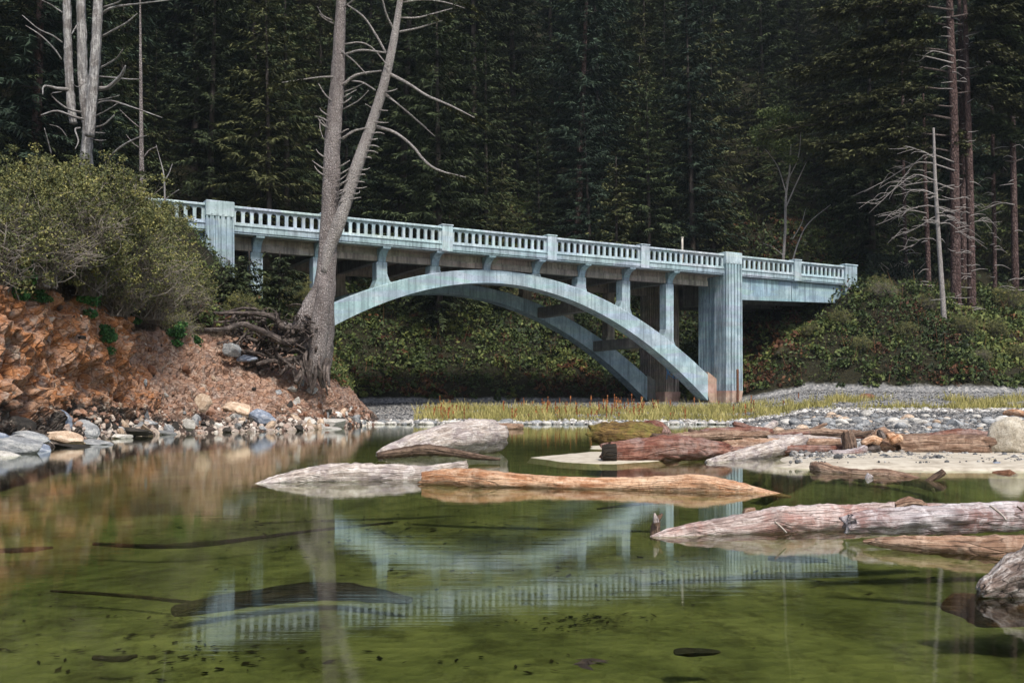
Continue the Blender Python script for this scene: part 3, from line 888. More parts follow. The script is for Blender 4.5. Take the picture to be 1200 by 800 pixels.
# bare concrete foot of the ribs
for w0, w1 in ((0.72, 1.73), (7.92, 8.93)):
    m = Mesh(); prism(m, [(35.36, 1.7), (35.36, 3.4), (36.2, 2.9), (36.2, 0.3), (35.9, 0.3)], w0, w1, 'y')
    part(m, 'skewback', 'conc_pink' if w0 < 2 else 'conc_dark')
# approach girders
for a0, a1, zl, zr in ((37.8, 48.9, 8.75, 9.05), (-14.0, -0.8, 9.0, 8.8)):
    for w0 in (0.28, 3.2, 6.1, W_B - 0.68):
        m = Mesh(); prism(m, [(a0, zl), (a1, zr), (a1, 10.415), (a0, 10.415)], w0, w0 + 0.4, 'y')
        if w0 < 1:
            box(m, (a0 + a1) / 2 - .08, (a0 + a1) / 2 + .08, w0 - .06, w0 - .003, 9.0, 10.3)
        part(m, 'girder', 'paint_blue' if w0 < 1 else 'conc_dark')
# end posts and wing wall at the right abutment
for w0 in (-0.12, W_B - 0.4):
    m = Mesh(); box(m, 48.76, 50.1, w0, w0 + .55, 9.3, 12.0, 0.03)
    ep = part(m, 'end_post', 'conc_dark' if w0 > 1 else 'paint')
    m = Mesh(); box(m, 48.70, 50.16, w0 - .05, w0 + .6, 12.002, 12.12, 0.03)
    part(m, 'post_cap', 'paint_rail', ep)
    m = Mesh(); prism(m, [(50.103, 9.0), (51.6, 9.0), (51.6, 9.9), (50.103, 10.5)], w0 + .1, w0 + .45, 'y')
    part(m, 'wing_wall', 'paint_blue')
m = Mesh(); box(m, 48.95, 50.0, 0.6, W_B - .6, 6.5, 10.41); part(m, 'abutment', 'conc_dark')

# rusty stake by the pylon, white post behind the railing
x_, y_ = from_uw(36.55, -1.1)
m = Mesh(); sweep(m, [(x_, y_, 0.9), (x_ + .01, y_, 2.2), (x_, y_, 3.55)], [.10, .095, .09], 10, 0.05)
tag(m.build('stake', M['rust'], smooth=True), 'rusty iron stake standing in front of the fluted right pylon', 'stake')
x_, y_ = from_uw(33.2, 1.0)
m = Mesh(); sweep(m, [(x_, y_, 10.93), (x_, y_, 13.0)], [.075, .075], 8, steps=4)
mp_ = m.build('marker_post', M['post'], smooth=True)
tag(mp_, 'thin pale marker post sticking up behind the bridge railing', 'post')
mc = Mesh(); box(mc, x_ - .09, x_ + .09, y_ - .09, y_ + .09, 13.02, 13.08)
mc.build('cap', M['post'], mp_)

# ------------------------------------------------------------------ conifers
def rot_about(v, ax, ang):
    c, s = np.cos(ang)[..., None], np.sin(ang)[..., None]
    return v * c + np.cross(ax, v) * s + ax * np.sum(ax * v, -1, keepdims=True) * (1 - c)

def spray(rng, org, dirs, lens, droop, lift, node=0.22, tw=(0.30, 0.28), wid=0.13, bare=0.12, hang=0.5):
    """needle twigs along every branch -> quads, tints, branch centre lines"""
    Q, T = [], []
    lines = []
    for o, dv, L, dr, li in zip(org, dirs, lens, droop, lift):
        k = max(3, int(L / node))
        s = np.linspace(bare, 1.0, k) + rng.uniform(-.02, .02, k)
        z = (li * s - dr * s ** 2) * L
        side = np.array([-dv[1], dv[0], 0])
        wob = 0.06 * L * np.sin(s * 5 + rng.uniform(0, 6))
        pts = o + dv * (L * s)[:, None] + side * wob[:, None] + np.array([0, 0, 1]) * z[:, None]
        lines.append(np.vstack([o, pts[:: max(1, k // 4)], pts[-1]]))
        tl = tw[0] + tw[1] * min(L, 5) * (1 - s) ** 0.7 * 0.55 * (0.4 + s)
        for sg in (-1, 1, 0):
            if sg == 0:
                keep = rng.random(k) < hang
            else:
                keep = rng.random(k) < 0.92
            pp, ll = pts[keep], (tl * rng.uniform(.6, 1.25, k))[keep]
            n = len(pp)
            if n == 0: continue
            a_ = rng.uniform(R(35), R(75), n) * sg
            td = dv * np.cos(a_)[:, None] + side * np.sin(a_)[:, None]
            td = td + np.array([0, 0, 1]) * (rng.uniform(-.55, .12, n) if sg else rng.uniform(-1.6, -.5, n))[:, None]
            td /= np.linalg.norm(td, axis=1)[:, None]
            nrm = np.array([0, 0, 1.0]) + rng.normal(0, .38, (n, 3))
            wd = np.cross(td, nrm); wd /= np.linalg.norm(wd, axis=1)[:, None] + 1e-6
            w_ = (wid * rng.uniform(.6, 1.3, n))[:, None]
            l_ = ll[:, None]
            Q.append(np.stack([pp, pp + td * l_ * .45 + wd * w_, pp + td * l_ + np.array([0, 0, -.08]) * l_, pp + td * l_ * .45 - wd * w_], 1))
            T.append(np.clip((0.22 if sg else 0.05) + 0.5 * s[keep] + rng.normal(0, .12, n), 0, 1))  # hanging twigs darker: shade of bough undersides put into the tint
    return np.concatenate(Q), np.concatenate(T), lines

def conifer_meshes(seed, h, base, Lmax, needle, bark, step=0.62, per=(4, 6), shape=0.75, droop=(.15, .5), node=0.22, lean=0.0, wid=0.13, gap=0.12, r0=None, dead=0, inner=0, bare=.12):
    rng = np.random.default_rng(seed)
    org, dirs, lens, dr, li = [], [], [], [], []
    hb = base * h
    while hb < h - 0.4:
        t_ = (hb - base * h) / (h - base * h)
        ph = rng.uniform(0, 6.28)
        n = rng.integers(per[0], per[1] + 1)
        for k in range(n):
            if rng.random() < gap: continue
            az = ph + k * 6.283 / n + rng.normal(0, .25)
            org.append((lean * hb, 0, hb + rng.uniform(-.16, .16)))
            dirs.append((math.cos(az), math.sin(az), 0))
            low = min(1.0, 0.55 + t_ * 2.2)
            lens.append((Lmax * (1 - t_) ** shape * low + .3) * rng.uniform(.55, 1.12))
            dr.append(rng.uniform(*droop) * (1.15 - t_ * .5)); li.append(rng.uniform(.0, .25) + t_ * .35)
        for k in range(inner):
            az = rng.uniform(0, 6.28)
            org.append((lean * hb, 0, hb + rng.uniform(-.5, .5))); dirs.append((math.cos(az), math.sin(az), 0))
            lens.append(rng.uniform(.6, 1.7) * (1 - t_ * .7)); dr.append(rng.uniform(.2, .6)); li.append(.05)
        hb += step * rng.uniform(.75, 1.3)
    Q, T, lines = spray(rng, np.array(org), np.array(dirs), np.array(lens), dr, li, node=node, wid=wid, bare=bare)
    # leader
    crown = quads_data('crown', needle, Q, T)
    tm = Mesh()
    r0 = r0 or h * 0.0125
    sweep(tm, [(0, 0, -1.2), (0.05 * rng.normal(), .05 * rng.normal(), h * .3), (lean * h * .7, 0, h * .7), (lean * h, 0, h)], [r0 * 1.25, r0, r0 * .55, .03], 9, 0.10, 2.0, seed, steps=16)
    for ln in lines[::2]:
        if len(ln) >= 3:
            sweep(tm, ln[:3], [.045, .03, .012], 3, steps=3, cap=False)
    for k in range(dead):
        z = rng.uniform(.06, base + .05) * h; az = rng.uniform(0, 6.28); L = rng.uniform(.8, 2.6)
        d_ = np.array([math.cos(az), math.sin(az), 0])
        o_ = np.array([lean * z, 0, z])
        sweep(tm, [o_, o_ + d_ * L * .5 + [0, 0, -.1], o_ + d_ * L + [0, 0, -.1 - .3 * L * rng.random()]], [.04, .025, .008], 4, steps=5, cap=False)
    trunk = tm.data('trunk', bark, True)
    return crown, trunk

def make_tree(name, crown, trunk, label, group, cat='tree'):
    r = empty(name, (0, 0, 0), 0, label, cat, group)
    link('trunk', trunk, r); link('crown', crown, r)
    return r

kinds = []
specs = [
 # seed, h, base, Lmax, needles, bark
 (1, 30, .04, 4.6, 'needles', 'bark_dark', 6),
 (2, 27, .06, 4.2, 'needles_blue', 'bark_dark', 6),
 (3, 33, .10, 4.9, 'needles', 'bark_red', 14),
 (4, 25, .08, 4.4, 'needles_olive', 'bark_dark', 4),
 (5, 31, .09, 5.0, 'needles_blue', 'bark_red', 16),
 (6, 28, .05, 5.2, 'needles', 'bark_dark', 8),
 (7, 22, .06, 4.0, 'needles_olive', 'bark_dark', 3),
]
word = {'needles': 'dark green', 'needles_blue': 'blue green', 'needles_olive': 'olive green'}
protos = []
for (sd_, h_, b_, L_, nd, bk, dead) in specs:
    cr, tk = conifer_meshes(sd_, h_, b_, L_ * 1.35, M[nd], M[bk], dead=dead, step=1.0, per=(7, 10), node=.115, wid=.060, droop=(.12, .5), shape=.55, gap=.16, inner=6, bare=.04, r0=h_ * .0085)
    protos.append((cr, tk, nd, bk, h_))
rng = np.random.default_rng(42)
placed = []
used = {}
def forest_tree(x, y, k, rz, s):
    cr, tk, nd, bk, h_ = protos[k]
    px = 600 + F * x / y
    zone = ('above the left bank' if px < 235 else 'behind the leaning twin trunk' if px < 480 else 'above the arch crown' if px < 740 else 'behind the right pylon' if px < 990 else 'above the right embankment')
    row = 'front' if y < 96 else 'middle' if y < 118 else 'rear'
    trunkw = 'red-trunked' if bk == 'bark_red' else 'low-branched'
    label = f'{word[nd]} {trunkw} spruce, {row} of the forest {zone}'
    if 'root' not in used.setdefault(k, {}):
        r = make_tree('spruce_tree', cr, tk, label, None)
        used[k]['root'] = r
        r.location = (x, y, float(ground(x, y)) - .2); r.rotation_euler = (0, 0, rz); r.scale = (s, s, s)
    else:
        r = dup(used[k]['root'], (x, y, float(ground(x, y)) - .2), rz, s)
    r.rotation_euler = (rng.normal(0, .02), rng.normal(0, .02), rz)
    tag(r, label, 'tree', f'spruces {zone}')
tries = 0
while len(placed) < 285 and tries < 60000:
    tries += 1
    d = rng.uniform(62, 158); px = rng.uniform(-120, 1320)
    x = (px - 600) / F * d
    u, w = uw(x, d)
    if w < 13.5 and not (u > 64 and d > 100): continue
    if -4 < u < 47 and w < 21 + 2.5 * math.sin(u * .5): continue
    if u >= 47 and (w < 14 and d < 100): continue
    if px > 640 and px < 1000 and w < 24: continue
    if px < 235 and (w < 13.5 or d < 66): continue
    sp = 4.3 + (d - 62) * 0.028
    if any((x - a) ** 2 + (d - b) ** 2 < sp * sp for a, b in placed): continue
    placed.append((x, d))
    px_w = np.array([.26, .20, .05, .16 if px < 760 else .05, .06, .20, .10 if px < 700 else .04]); px_w /= px_w.sum()
    forest_tree(x, d, int(rng.choice(7, p=px_w)), rng.uniform(0, 6.28), rng.choice([.55, .8, .95, 1.1, 1.25], p=[.16, .22, .26, .22, .14]))

# light olive young spruce behind the railing
cr, tk = conifer_meshes(21, 9.0, .04, 2.7, M['needles_olive'], M['bark_dark'], step=.36, node=.16, wid=.09, droop=(.05, .3))
x_, y_ = P(722, 300, 86)[:2]
r = make_tree('young_spruce', cr, tk, 'small olive young spruce standing alone just behind the railing', None)
r.location = (x_, y_, P(722, 306, 86)[2])

# hand-built trees: trunk polylines given by photo pixels at one distance
def px_path(pts, d):
    """pts (px, py, radius px[, extra distance])"""
    path = [P(q_[0], q_[1], d + (q_[3] if len(q_) > 3 else 0)) for q_ in pts]
    rad = [q_[2] / F * d for q_ in pts]
    return np.array(path), np.array(rad)

def px_tube(m, pts, d, sides=6, rough=0.08, steps=None, seed=0, ridges=0.0, cap=True):
    p_, r_ = px_path(pts, d)
    sweep(m, p_, r_, sides, rough, 2.0, seed, steps, cap=cap, ridges=ridges)
    return m

# --- the twin-trunk spruce in front of the bridge
TD = 43.0
rngt = random.Random(5)
twin = empty('twin_trunk_spruce', P(368, 452, TD), 0, 'tall bare twin-trunk spruce leaning out of the bank on exposed roots', 'tree')
TW = Matrix.Translation(twin.location).inverted()
def local_build(m, name, mat, parent, root, smooth=True):
    off = np.array(root.location)
    m.v = [v - off for v in m.v]
    return m.build(name, mat, parent, smooth)
m = Mesh()
px_tube(m, [(373, 442, 13), (371, 425, 18), (370, 405, 20.5), (372, 385, 19), (375.5, 360, 15.5), (380, 335, 12.5), (383, 305, 10.8), (385.5, 262, 10.2), (387.5, 220, 9.8), (389, 180, 9.4), (392, 140, 8.9), (395.5, 100, 8.2), (397.5, 50, 6.8), (400, 0, 5.4), (403, -80, 4.2), (408, -190, 2)], TD, 26, 0.07, 90, 3, ridges=0.10)
# buttress flowing into the big left root
px_tube(m, [(381, 325, 7), (370, 350, 11), (358, 375, 13), (346, 388, 10), (330, 383, 7)], TD - .4, 14, 0.08, 22, 4)
px_tube(m, [(380, 330, 6), (376, 370, 10), (372, 410, 11), (368, 440, 7)], TD - .75, 12, 0.12, 18, 5)
tr_main = local_build(m, 'trunk', M['bark'], twin, twin)
m = Mesh()
px_tube(m, [(380, 320, 5), (386, 290, 7.2), (395, 268, 7.6), (403, 244, 7.3), (416, 202, 7.2), (434, 150, 6.2), (449.5, 100, 5.4), (461, 50, 4.4), (469, 0, 3.5), (479, -70, 2.8), (490, -160, 1.2)], TD - .25, 18, 0.06, 60, 7, ridges=.05)
tr_lean = local_build(m, 'trunk', M['bark_light'], twin, twin)
tr_lean['label'] = 'paler trunk leaning to the right'
branches = [
 [(455, 86, 1.9), (478, 98, 1.6), (500, 112, 1.3), (528, 124, 1.0), (556, 138, .5)],
 [(441, 149, 2.0), (462, 155, 1.6), (482, 170, 1.5), (498, 189, 1.3), (515, 200, 1.1), (546, 208, .6)],
 [(452, 110, 1.0), (480, 134, .7), (510, 160, .4)],
 [(466, 38, 1.3), (490, 33, 1.1), (519, 24, .5)],
 [(470, 21, 1.0), (488, 21, 1.0), (505, 17, .8), (530, 10, .5)],
 [(471, 3, 1.1), (497, 0, .9), (522, 3, .7), (545, 10, .4)],
 [(461, 34, 1.3), (453, 18, 1.1), (447, -5, .9)],
 [(452, 62, 1.3), (441, 42, 1.2), (426, 20, 1.0), (407, 6, .8)],
 [(403, 99, 1.9), (418, 88, 1.5), (447, 83, 1.0)],
 [(404, 64, 1.4), (424, 59, 1.2), (452, 62, .9)],
 [(404, 52, 1.0), (422, 50, .9), (437, 57, .8), (455, 78, .6)],
 [(401, 163, 1.7), (414, 154, 1.4), (430, 150, .9)],
 [(412, 95, .9), (425, 97, .9), (440, 106, .7)],
 [(395, 122, 1.0), (382, 112, .8), (373, 98, .5)],
 [(393, 90, 1.2), (372, 91, .9), (330, 97, .4)],
 [(389, 24, 1.0), (378, 18, .8), (372, 8, .4)],
 [(391, 28, .9), (380, 22, .7), (374, 16, .4)],
 [(384, 150, .8), (376, 140, .7), (375, 150, .5), (379, 163, .4)],
 [(403, 108, .9), (414, 104, .7), (426, 98, .4)],
 [(402, 128, .8), (420, 118, .6), (432, 106, .4)],
 [(452, 112, .8), (470, 125, .6), (500, 150, .3)],
 [(404, 8, 1.0), (412, 2, .8), (424, -6, .5)],
 [(446, 124, .9), (440, 128, .7), (428, 122, .3)],
 [(400, 60, .9), (415, 72, .7), (430, 88, .4)],
]
m = Mesh()
for i, b_ in enumerate(branches):
    px_tube(m, [(q_[0], q_[1], q_[2] * 1.1, (-.3 if i % 3 else -1.0) * k_ * .4) for k_, q_ in enumerate(b_)], TD - .2, 6, 0.10, 14, i)
for y0 in range(108, 240, 7):                      # short broken stubs
    cx = np.interp(y0, [50, 100, 150, 202, 244], [461, 449.5, 434, 416, 403])
    if rngt.random() < .75:
        px_tube(m, [(cx + 4, y0, 1.0), (cx + 12, y0 - rngt.uniform(-1, 2), .8), (cx + rngt.uniform(13, 20), y0 - rngt.uniform(-2, 4), .35)], TD - .4, 5, 0, 4)
    cx = np.interp(y0, [0, 100, 180, 262], [400, 395.5, 389, 385.5])
    if rngt.random() < .7:
        sgn = 1 if rngt.random() < .6 else -1
        px_tube(m, [(cx + sgn * 7, y0, 1.0), (cx + sgn * 15, y0 - 5, .8), (cx + sgn * rngt.uniform(17, 24), y0 - rngt.uniform(5, 12), .35)], TD - .4, 5, 0, 4)
for y0 in (238, 228, 217, 205, 196):
    px_tube(m, [(397, y0, 1.0), (404, y0 - 4, .9), (410, y0 - 8, .5)], TD - .5, 5, 0, 4)
local_build(m, 'branch', M['bark_light'], twin, twin)['kind'] = 'stuff'
# sparse living sprays at the branch tips
rq = np.random.default_rng(9)
o_, dv, L_ = [], [], []
for (cx, cy) in ((545, 136), (535, 128), (550, 141), (520, 122), (538, 208), (545, 212), (525, 204), (515, 202), (345, 95), (335, 97), (355, 93), (520, 14), (500, 18), (545, 6), (550, 16), (530, 2)):
    for k in range(3):
        o_.append(P(cx + rq.uniform(-6, 6), cy + rq.uniform(-3, 4), TD - 1)); a_ = rq.uniform(-.6, .6) + (math.pi if cx < 400 else 0)
        dv.append((math.cos(a_), math.sin(a_), 0)); L_.append(rq.uniform(.4, .9))
Q, T, _ = spray(rq, np.array(o_), np.array(dv), L_, [.5] * len(L_), [.1] * len(L_), node=.07, tw=(.14, .15), wid=.035, hang=.8)
Q = Q - np.array(twin.location)
link('crown', quads_data('crown', M['needles_olive'], Q, T), twin)
# exposed roots
roots = [
 [(352, 386, 8), (332, 381, 6.5), (318, 374, 5.2), (303, 366, 4), (280, 366, 3), (255, 370, 2)],
 [(352, 396, 8), (334, 401, 7), (316, 394, 6), (300, 383, 5.5), (283, 382, 5), (262, 386, 4), (240, 384, 3)],
 [(345, 408, 7), (330, 412, 6), (312, 404, 5), (300, 399, 4), (282, 394, 3)],
 [(358, 420, 8), (343, 424, 6), (330, 420, 5), (315, 424, 4), (300, 428, 3)],
 [(362, 428, 7), (352, 438, 5), (346, 446, 3)],
 [(374, 425, 9), (376, 440, 6.5), (379, 455, 4)],
 [(366, 425, 7), (364, 440, 5), (362, 449, 3)],
 [(383, 420, 6), (384, 440, 4.2), (386, 455, 2.5)],
 [(326, 384, 4), (316, 394, 4), (306, 400, 4.2), (300, 412, 3), (290, 420, 2)],
 [(312, 372, 3), (292, 376, 2.6), (268, 374, 2.2), (250, 378, 1.4)],
 [(300, 364, 2.6), (284, 362, 2.4), (262, 364, 2.2), (250, 369, 1.5)],
 [(340, 398, 5), (326, 392, 4), (334, 386, 3.5), (322, 402, 3), (308, 412, 2.6)],
 [(350, 412, 5), (336, 406, 4), (322, 410, 3), (330, 420, 3), (346, 430, 2)],
 [(335, 414, 3), (320, 417, 2.6), (300, 416, 2), (286, 408, 1.6)],
 [(345, 420, 4), (330, 428, 3), (318, 434, 2.2)],
 [(306, 374, 2), (302, 386, 1.6), (304, 398, 1.2)],
 [(296, 383, 2), (288, 392, 2), (276, 402, 1.4)],
]
for i, b_ in enumerate(roots):
    m = Mesh()
    px_tube(m, [(q_[0], q_[1] + 3 * math.sin(k_ * 2.3 + i), q_[2] * 0.66, -0.5 - 0.35 * math.sin(i * 2.1) * k_ + (-.2 * k_)) for k_, q_ in enumerate(b_)], TD - .2, 10, 0.30, 34, 20 + i, ridges=.12)
    local_build(m, 'root', M['root'], twin, twin)
m = Mesh()
for i in range(95):
    x0, y0 = rngt.uniform(270, 372), rngt.uniform(372, 434)
    pts = [(x0, y0, rngt.uniform(1.0, 2.6), rngt.uniform(-1.2, .2))]
    for k_ in range(5):
        x0 += rngt.uniform(-14, 8); y0 += rngt.uniform(-9, 9)
        pts.append((x0, y0, pts[-1][2] * .72, rngt.uniform(-1.2, .2)))
    px_tube(m, pts, TD - .4, 6, .2, 14, i)
for i in range(11):
    x0, y0 = rngt.uniform(344, 386), rngt.uniform(405, 425)
    px_tube(m, [(x0, y0, rngt.uniform(1.4, 3.4), -.5), (x0 + rngt.uniform(-5, 4), y0 + 16, 1.6, -.9), (x0 + rngt.uniform(-9, 6), y0 + rngt.uniform(28, 42), .7, -.9)], TD - .4, 7, .25, 10, i)
local_build(m, 'rootlets', M['root'], twin, twin)['kind'] = 'stuff'

# --- grey dead snag cluster at the top left
SD = 40.0
snag = empty('dead_snag', P(103, 190, SD), 0, 'silver grey dead snag with several broken trunks above the left bushes', 'dead tree')
for i, b_ in enumerate((
   [(102, 200, 8), (102, 170, 7.5), (103, 150, 7), (100, 120, 7), (97, 90, 6.5), (96, 50, 6), (95, 0, 5.5), (95, -70, 4.5), (97, -160, 2)],
   [(86, 145, 5), (83, 122, 5.2), (81, 90, 5.2), (79.5, 45, 5), (78, 0, 4.8), (76, -70, 3.6), (76, -140, 1.5)],
   [(105, 160, 6), (107, 130, 6.2), (109, 100, 6.6), (112, 60, 6.4), (114, 20, 6), (116, -30, 5.2), (119, -110, 3), (121, -160, 1)],
 )):
    m = Mesh(); px_tube(m, [(q_[0], q_[1], q_[2] * .84, -.5 * i) for q_ in b_], SD, 16, 0.16, 60, 40 + i, ridges=0.20)
    local_build(m, 'trunk', M['snag'], snag, snag)
m = Mesh()
for i, b_ in enumerate((
   [(113, 104, 2.4), (126, 103, 2.4), (136, 95, 2.2), (143, 87, 1.8), (147, 77, .8)],
   [(116, 90, 1.0), (132, 91, .9), (150, 93, .8), (166, 93, .5)],
   [(117, 80, 1.1), (128, 74, 1.0), (137, 68, .8), (144, 58, .4)],
   [(118, 44, 1.4), (132, 36, 1.2), (148, 27, .9), (161, 16, .4)],
   [(119, 17, 1.7), (132, 9, 1.5), (160, 5, 1.1), (200, 0, .5)],
   [(118, 10, 1.3), (130, 6, 1.1), (140, 2, .8), (147, -6, .5)],
   [(80, 105, 2.2), (68, 104, 1.9), (52, 101, 1.1), (50, 111, .6)],
   [(72, 70, 1.0), (64, 58, .9), (48, 42, .8), (30, 30, .4)],
   [(73, 50, .9), (62, 42, .9), (45, 34, .7), (26, 18, .4)],
   [(73, 15, .9), (60, 6, .8), (48, 0, .5)],
   [(112, 122, 1.2), (128, 118, 1.1), (150, 124, .9), (190, 138, .4)],
   [(108, 150, 1.1), (122, 146, 1.0), (134, 135, .7)],
   [(128, 184, 1.3), (142, 172, 1.2), (158, 163, .9), (172, 159, .4)],
   [(98, 140, 1.5), (84, 136, 1.4), (66, 130, 1.1), (48, 135, .6)],
   [(96, 132, 1.4), (80, 128, 1.2), (66, 118, .9), (60, 110, .6), (72, 108, .4)],
   [(94, 150, 1.1), (88, 152, 1.0), (92, 165, .8), (88, 175, .5)],
   [(106, 155, .9), (118, 156, .7), (123, 156, .4)], [(106, 163, .9), (118, 165, .7), (124, 164, .4)],
   [(110, 137, .9), (124, 130, .7), (140, 120, .4)], [(112, 118, .9), (124, 116, .7), (140, 112, .4)],
   [(100, 96, .8), (92, 102, .7), (84, 98, .5)], [(90, 30, .8), (84, 40, .7)],
   [(60, 180, .8), (56, 165, .8), (52, 150, .5)], [(78, 160, .7), (70, 150, .6), (58, 146, .4)])):
    px_tube(m, [(q_[0], q_[1], q_[2] * 1.05, -.25 * k_) for k_, q_ in enumerate(b_)], SD - .6, 6, 0.14, 12, i)
local_build(m, 'branch', M['snag'], snag, snag)['kind'] = 'stuff'
# the slim dead pole tree beside it
pole = empty('dead_pole_tree', P(167, 230, 47), 0, 'slim reddish dead pole tree right of the grey snag', 'dead tree')
m = Mesh(); px_tube(m, [(167, 235, 3.2), (166, 190, 2.7), (165.5, 140, 2.2), (165, 92, 1.9), (164.5, 40, 1.3), (164, -40, .6)], 47, 9, .06, 24, 1)
local_build(m, 'trunk', M['bark'], pole, pole)
m = Mesh()
for b_ in ([(168, 185, .8), (175, 176, .7), (184, 172, .4)], [(164, 150, .7), (152, 140, .6), (140, 128, .3)], [(166, 175, .7), (156, 168, .5), (148, 158, .3)]):
    px_tube(m, b_, 47, 5, 0, 6)
local_build(m, 'branch', M['bark'], pole, pole)
thin = empty('dead_sapling', P(193, 262, 52), 0, 'thin forked dead sapling at the left end of the railing', 'dead tree')
m = Mesh()
for b_ in ([(193, 265, 1.3), (193, 230, 1.1), (192, 205, .9), (187, 185, .5), (183, 170, .3)], [(193, 212, .9), (198, 203, .7), (202, 192, .3)], [(192, 235, .7), (204, 226, .5), (210, 222, .3)]):
    px_tube(m, b_, 52, 6, 0, 10)
local_build(m, 'trunk', M['snag'], thin, thin)

# --- red trunked trees on the right with long sweeping layered boughs
def bough_tree(name, trunk_pts, d, boughs, label, bark, needle, seed, dead=(), rough=.08):
    root = empty(name, P(trunk_pts[0][0], trunk_pts[0][1], d), 0, label, 'tree')
    rg = np.random.default_rng(seed)
    m = Mesh(); px_tube(m, trunk_pts, d, 10, rough, 40, seed, ridges=.06)
    local_build(m, 'trunk', M[bark], root, root)
    m = Mesh(); o_, dv, L_ = [], [], []
    for b_ in boughs:
        b3 = [(*q_, .6 * math.sin(seed + k_ * 1.7 + q_[1])) for k_, q_ in enumerate(b_)]
        p_, r_ = px_path(b3, d); sweep(m, p_, r_, 5, .08, 2, seed, 12, cap=False)
        path = catmull(p_, 26)
        for k_ in range(5, 26):
            a0 = math.atan2(*(path[k_] - path[k_ - 1])[[1, 0]])
            for sg in (-1, 1):
                for _r in range(3):
                    a_ = a0 + sg * rg.uniform(.3, 1.3)
                    o_.append(path[k_] + [rg.normal(0, .2), rg.normal(0, .3), rg.uniform(-.45, .35)]); dv.append((math.cos(a_), math.sin(a_), 0)); L_.append(rg.uniform(.7, 2.4) * (1.15 - k_ / 40))
    md = Mesh()
    for b_ in dead:
        px_tube(md, [(q_[0], q_[1], q_[2] * .85, .3 * k_) for k_, q_ in enumerate(b_)], d - .3, 5, .1, 10, seed)
        for j in range(4):            # side twigs
            k_ = rg.uniform(.3, .95); x1 = b_[0][0] + (b_[-1][0] - b_[0][0]) * k_; y1 = np.interp(k_, [0, .35, .7, 1], [q_[1] for q_ in b_])
            sx_ = np.sign(b_[-1][0] - b_[0][0])
            px_tube(md, [(x1, y1, .45, .2), (x1 + sx_ * rg.uniform(5, 12), y1 + rg.uniform(-5, 6), .35, .2), (x1 + sx_ * rg.uniform(14, 26), y1 + rg.uniform(-3, 14), .2, .2)], d - .3, 3, 0, 6, cap=False)
    for j in range(26 if boughs else 10):   # short broken snags up the trunk
        k_ = rg.uniform(.02, .75); x1, y1 = np.interp(k_ * (len(trunk_pts) - 1), range(len(trunk_pts)), [q_[0] for q_ in trunk_pts]), np.interp(k_ * (len(trunk_pts) - 1), range(len(trunk_pts)), [q_[1] for q_ in trunk_pts])
        sx_ = rg.choice([-1, 1]); L_s = rg.uniform(5, 20)
        px_tube(md, [(x1, y1, .6, -.3), (x1 + sx_ * L_s * .5, y1 - rg.uniform(-1, 3), .5, -.3), (x1 + sx_ * L_s, y1 + rg.uniform(-4, 6), .2, -.3)], d - .3, 4, 0, 5, cap=False)
    if md.n:
        local_build(md, 'dead_branch', M['bark_light'], root, root)['kind'] = 'stuff'
    if boughs: local_build(m, 'branch', M['bark_bough'], root, root)['kind'] = 'stuff'
    if o_:
        Q, T, _ = spray(rg, np.array(o_), np.array(dv), L_, rg.uniform(.05, .35, len(L_)), rg.uniform(0, .15, len(L_)), node=.11, tw=(.34, .34), wid=.075, bare=.05, hang=.45)
        link('crown', quads_data('crown', M[needle], Q - np.array(root.location), T), root)
    return root
def rb(x0, y0, dx, dy, r=1.3, sag=6):
    return [(x0, y0, r), (x0 + dx * .35, y0 + dy * .2 - sag, r * .8), (x0 + dx * .7, y0 + dy * .65 - sag * .4, r * .55), (x0 + dx, y0 + dy, .4)]
bough_tree('shore_pine', [(1121, 380, 6.5), (1120, 330, 6), (1119, 240, 5.5), (1118, 150, 5), (1115, 60, 4.4), (1112, -20, 3.4), (1110, -120, 1)], 80,
  [rb(1116, 30, -110, 14, 1.2), rb(1115, 60, -150, 10, 1.4), rb(1116, 85, -190, 0, 1.4, 9), rb(1116, 105, -150, 22, 1.2), rb(1118, 140, -215, 14, 1.6, 14), rb(1118, 160, -170, 10, 1.3), rb(1117, 12, -150, 0, 1.3, 6), rb(1118, 178, -140, 6, 1.2, 8), rb(1116, 60, 80, 20, 1.2), rb(1115, 20, 95, 8, 1.2), rb(1117, 110, 85, 20, 1.1), rb(1114, -30, -120, 5, 1.2), rb(1114, -30, 90, 5, 1.2), rb(1117, 125, -90, 30, 1.0)],
  'tall red-trunked pine with long boughs sweeping left, thickest trunk on the mound', 'bark_red', 'needles_olive', 61,
  dead=[rb(1118, 66, -60, -8, 1.1, 4), rb(1117, 74, -90, -18, 1.1, 4), rb(1119, 250, -90, 4, 1.1, 10), rb(1118, 222, -75, -4, 1.0, 8), rb(1119, 200, -120, 30, 1.1, 16), rb(1118, 190, -100, 60, 1.0, 20), rb(1119, 255, -60, 20, 1.0, 6)])
bough_tree('shore_pine', [(1139, 385, 5), (1138, 300, 4.6), (1136, 200, 4.2), (1133, 100, 3.6), (1131, 20, 2.8), (1129, -60, 1)], 81,
  [rb(1133, 90, 70, 16, 1.0), rb(1132, 40, 80, 14, 1.1), rb(1131, 0, 75, 8, 1.0), rb(1132, 30, -90, 12, 1.0)],
  'straight red-trunked pine just right of the thickest pine trunk', 'bark_red', 'needles', 62,
  dead=[rb(1134, 120, 26, -20, .8, 2), rb(1136, 250, -16, 10, .8, 4), rb(1137, 262, 22, -4, .7, 2), rb(1135, 55, 26, -8, .8, 3)])
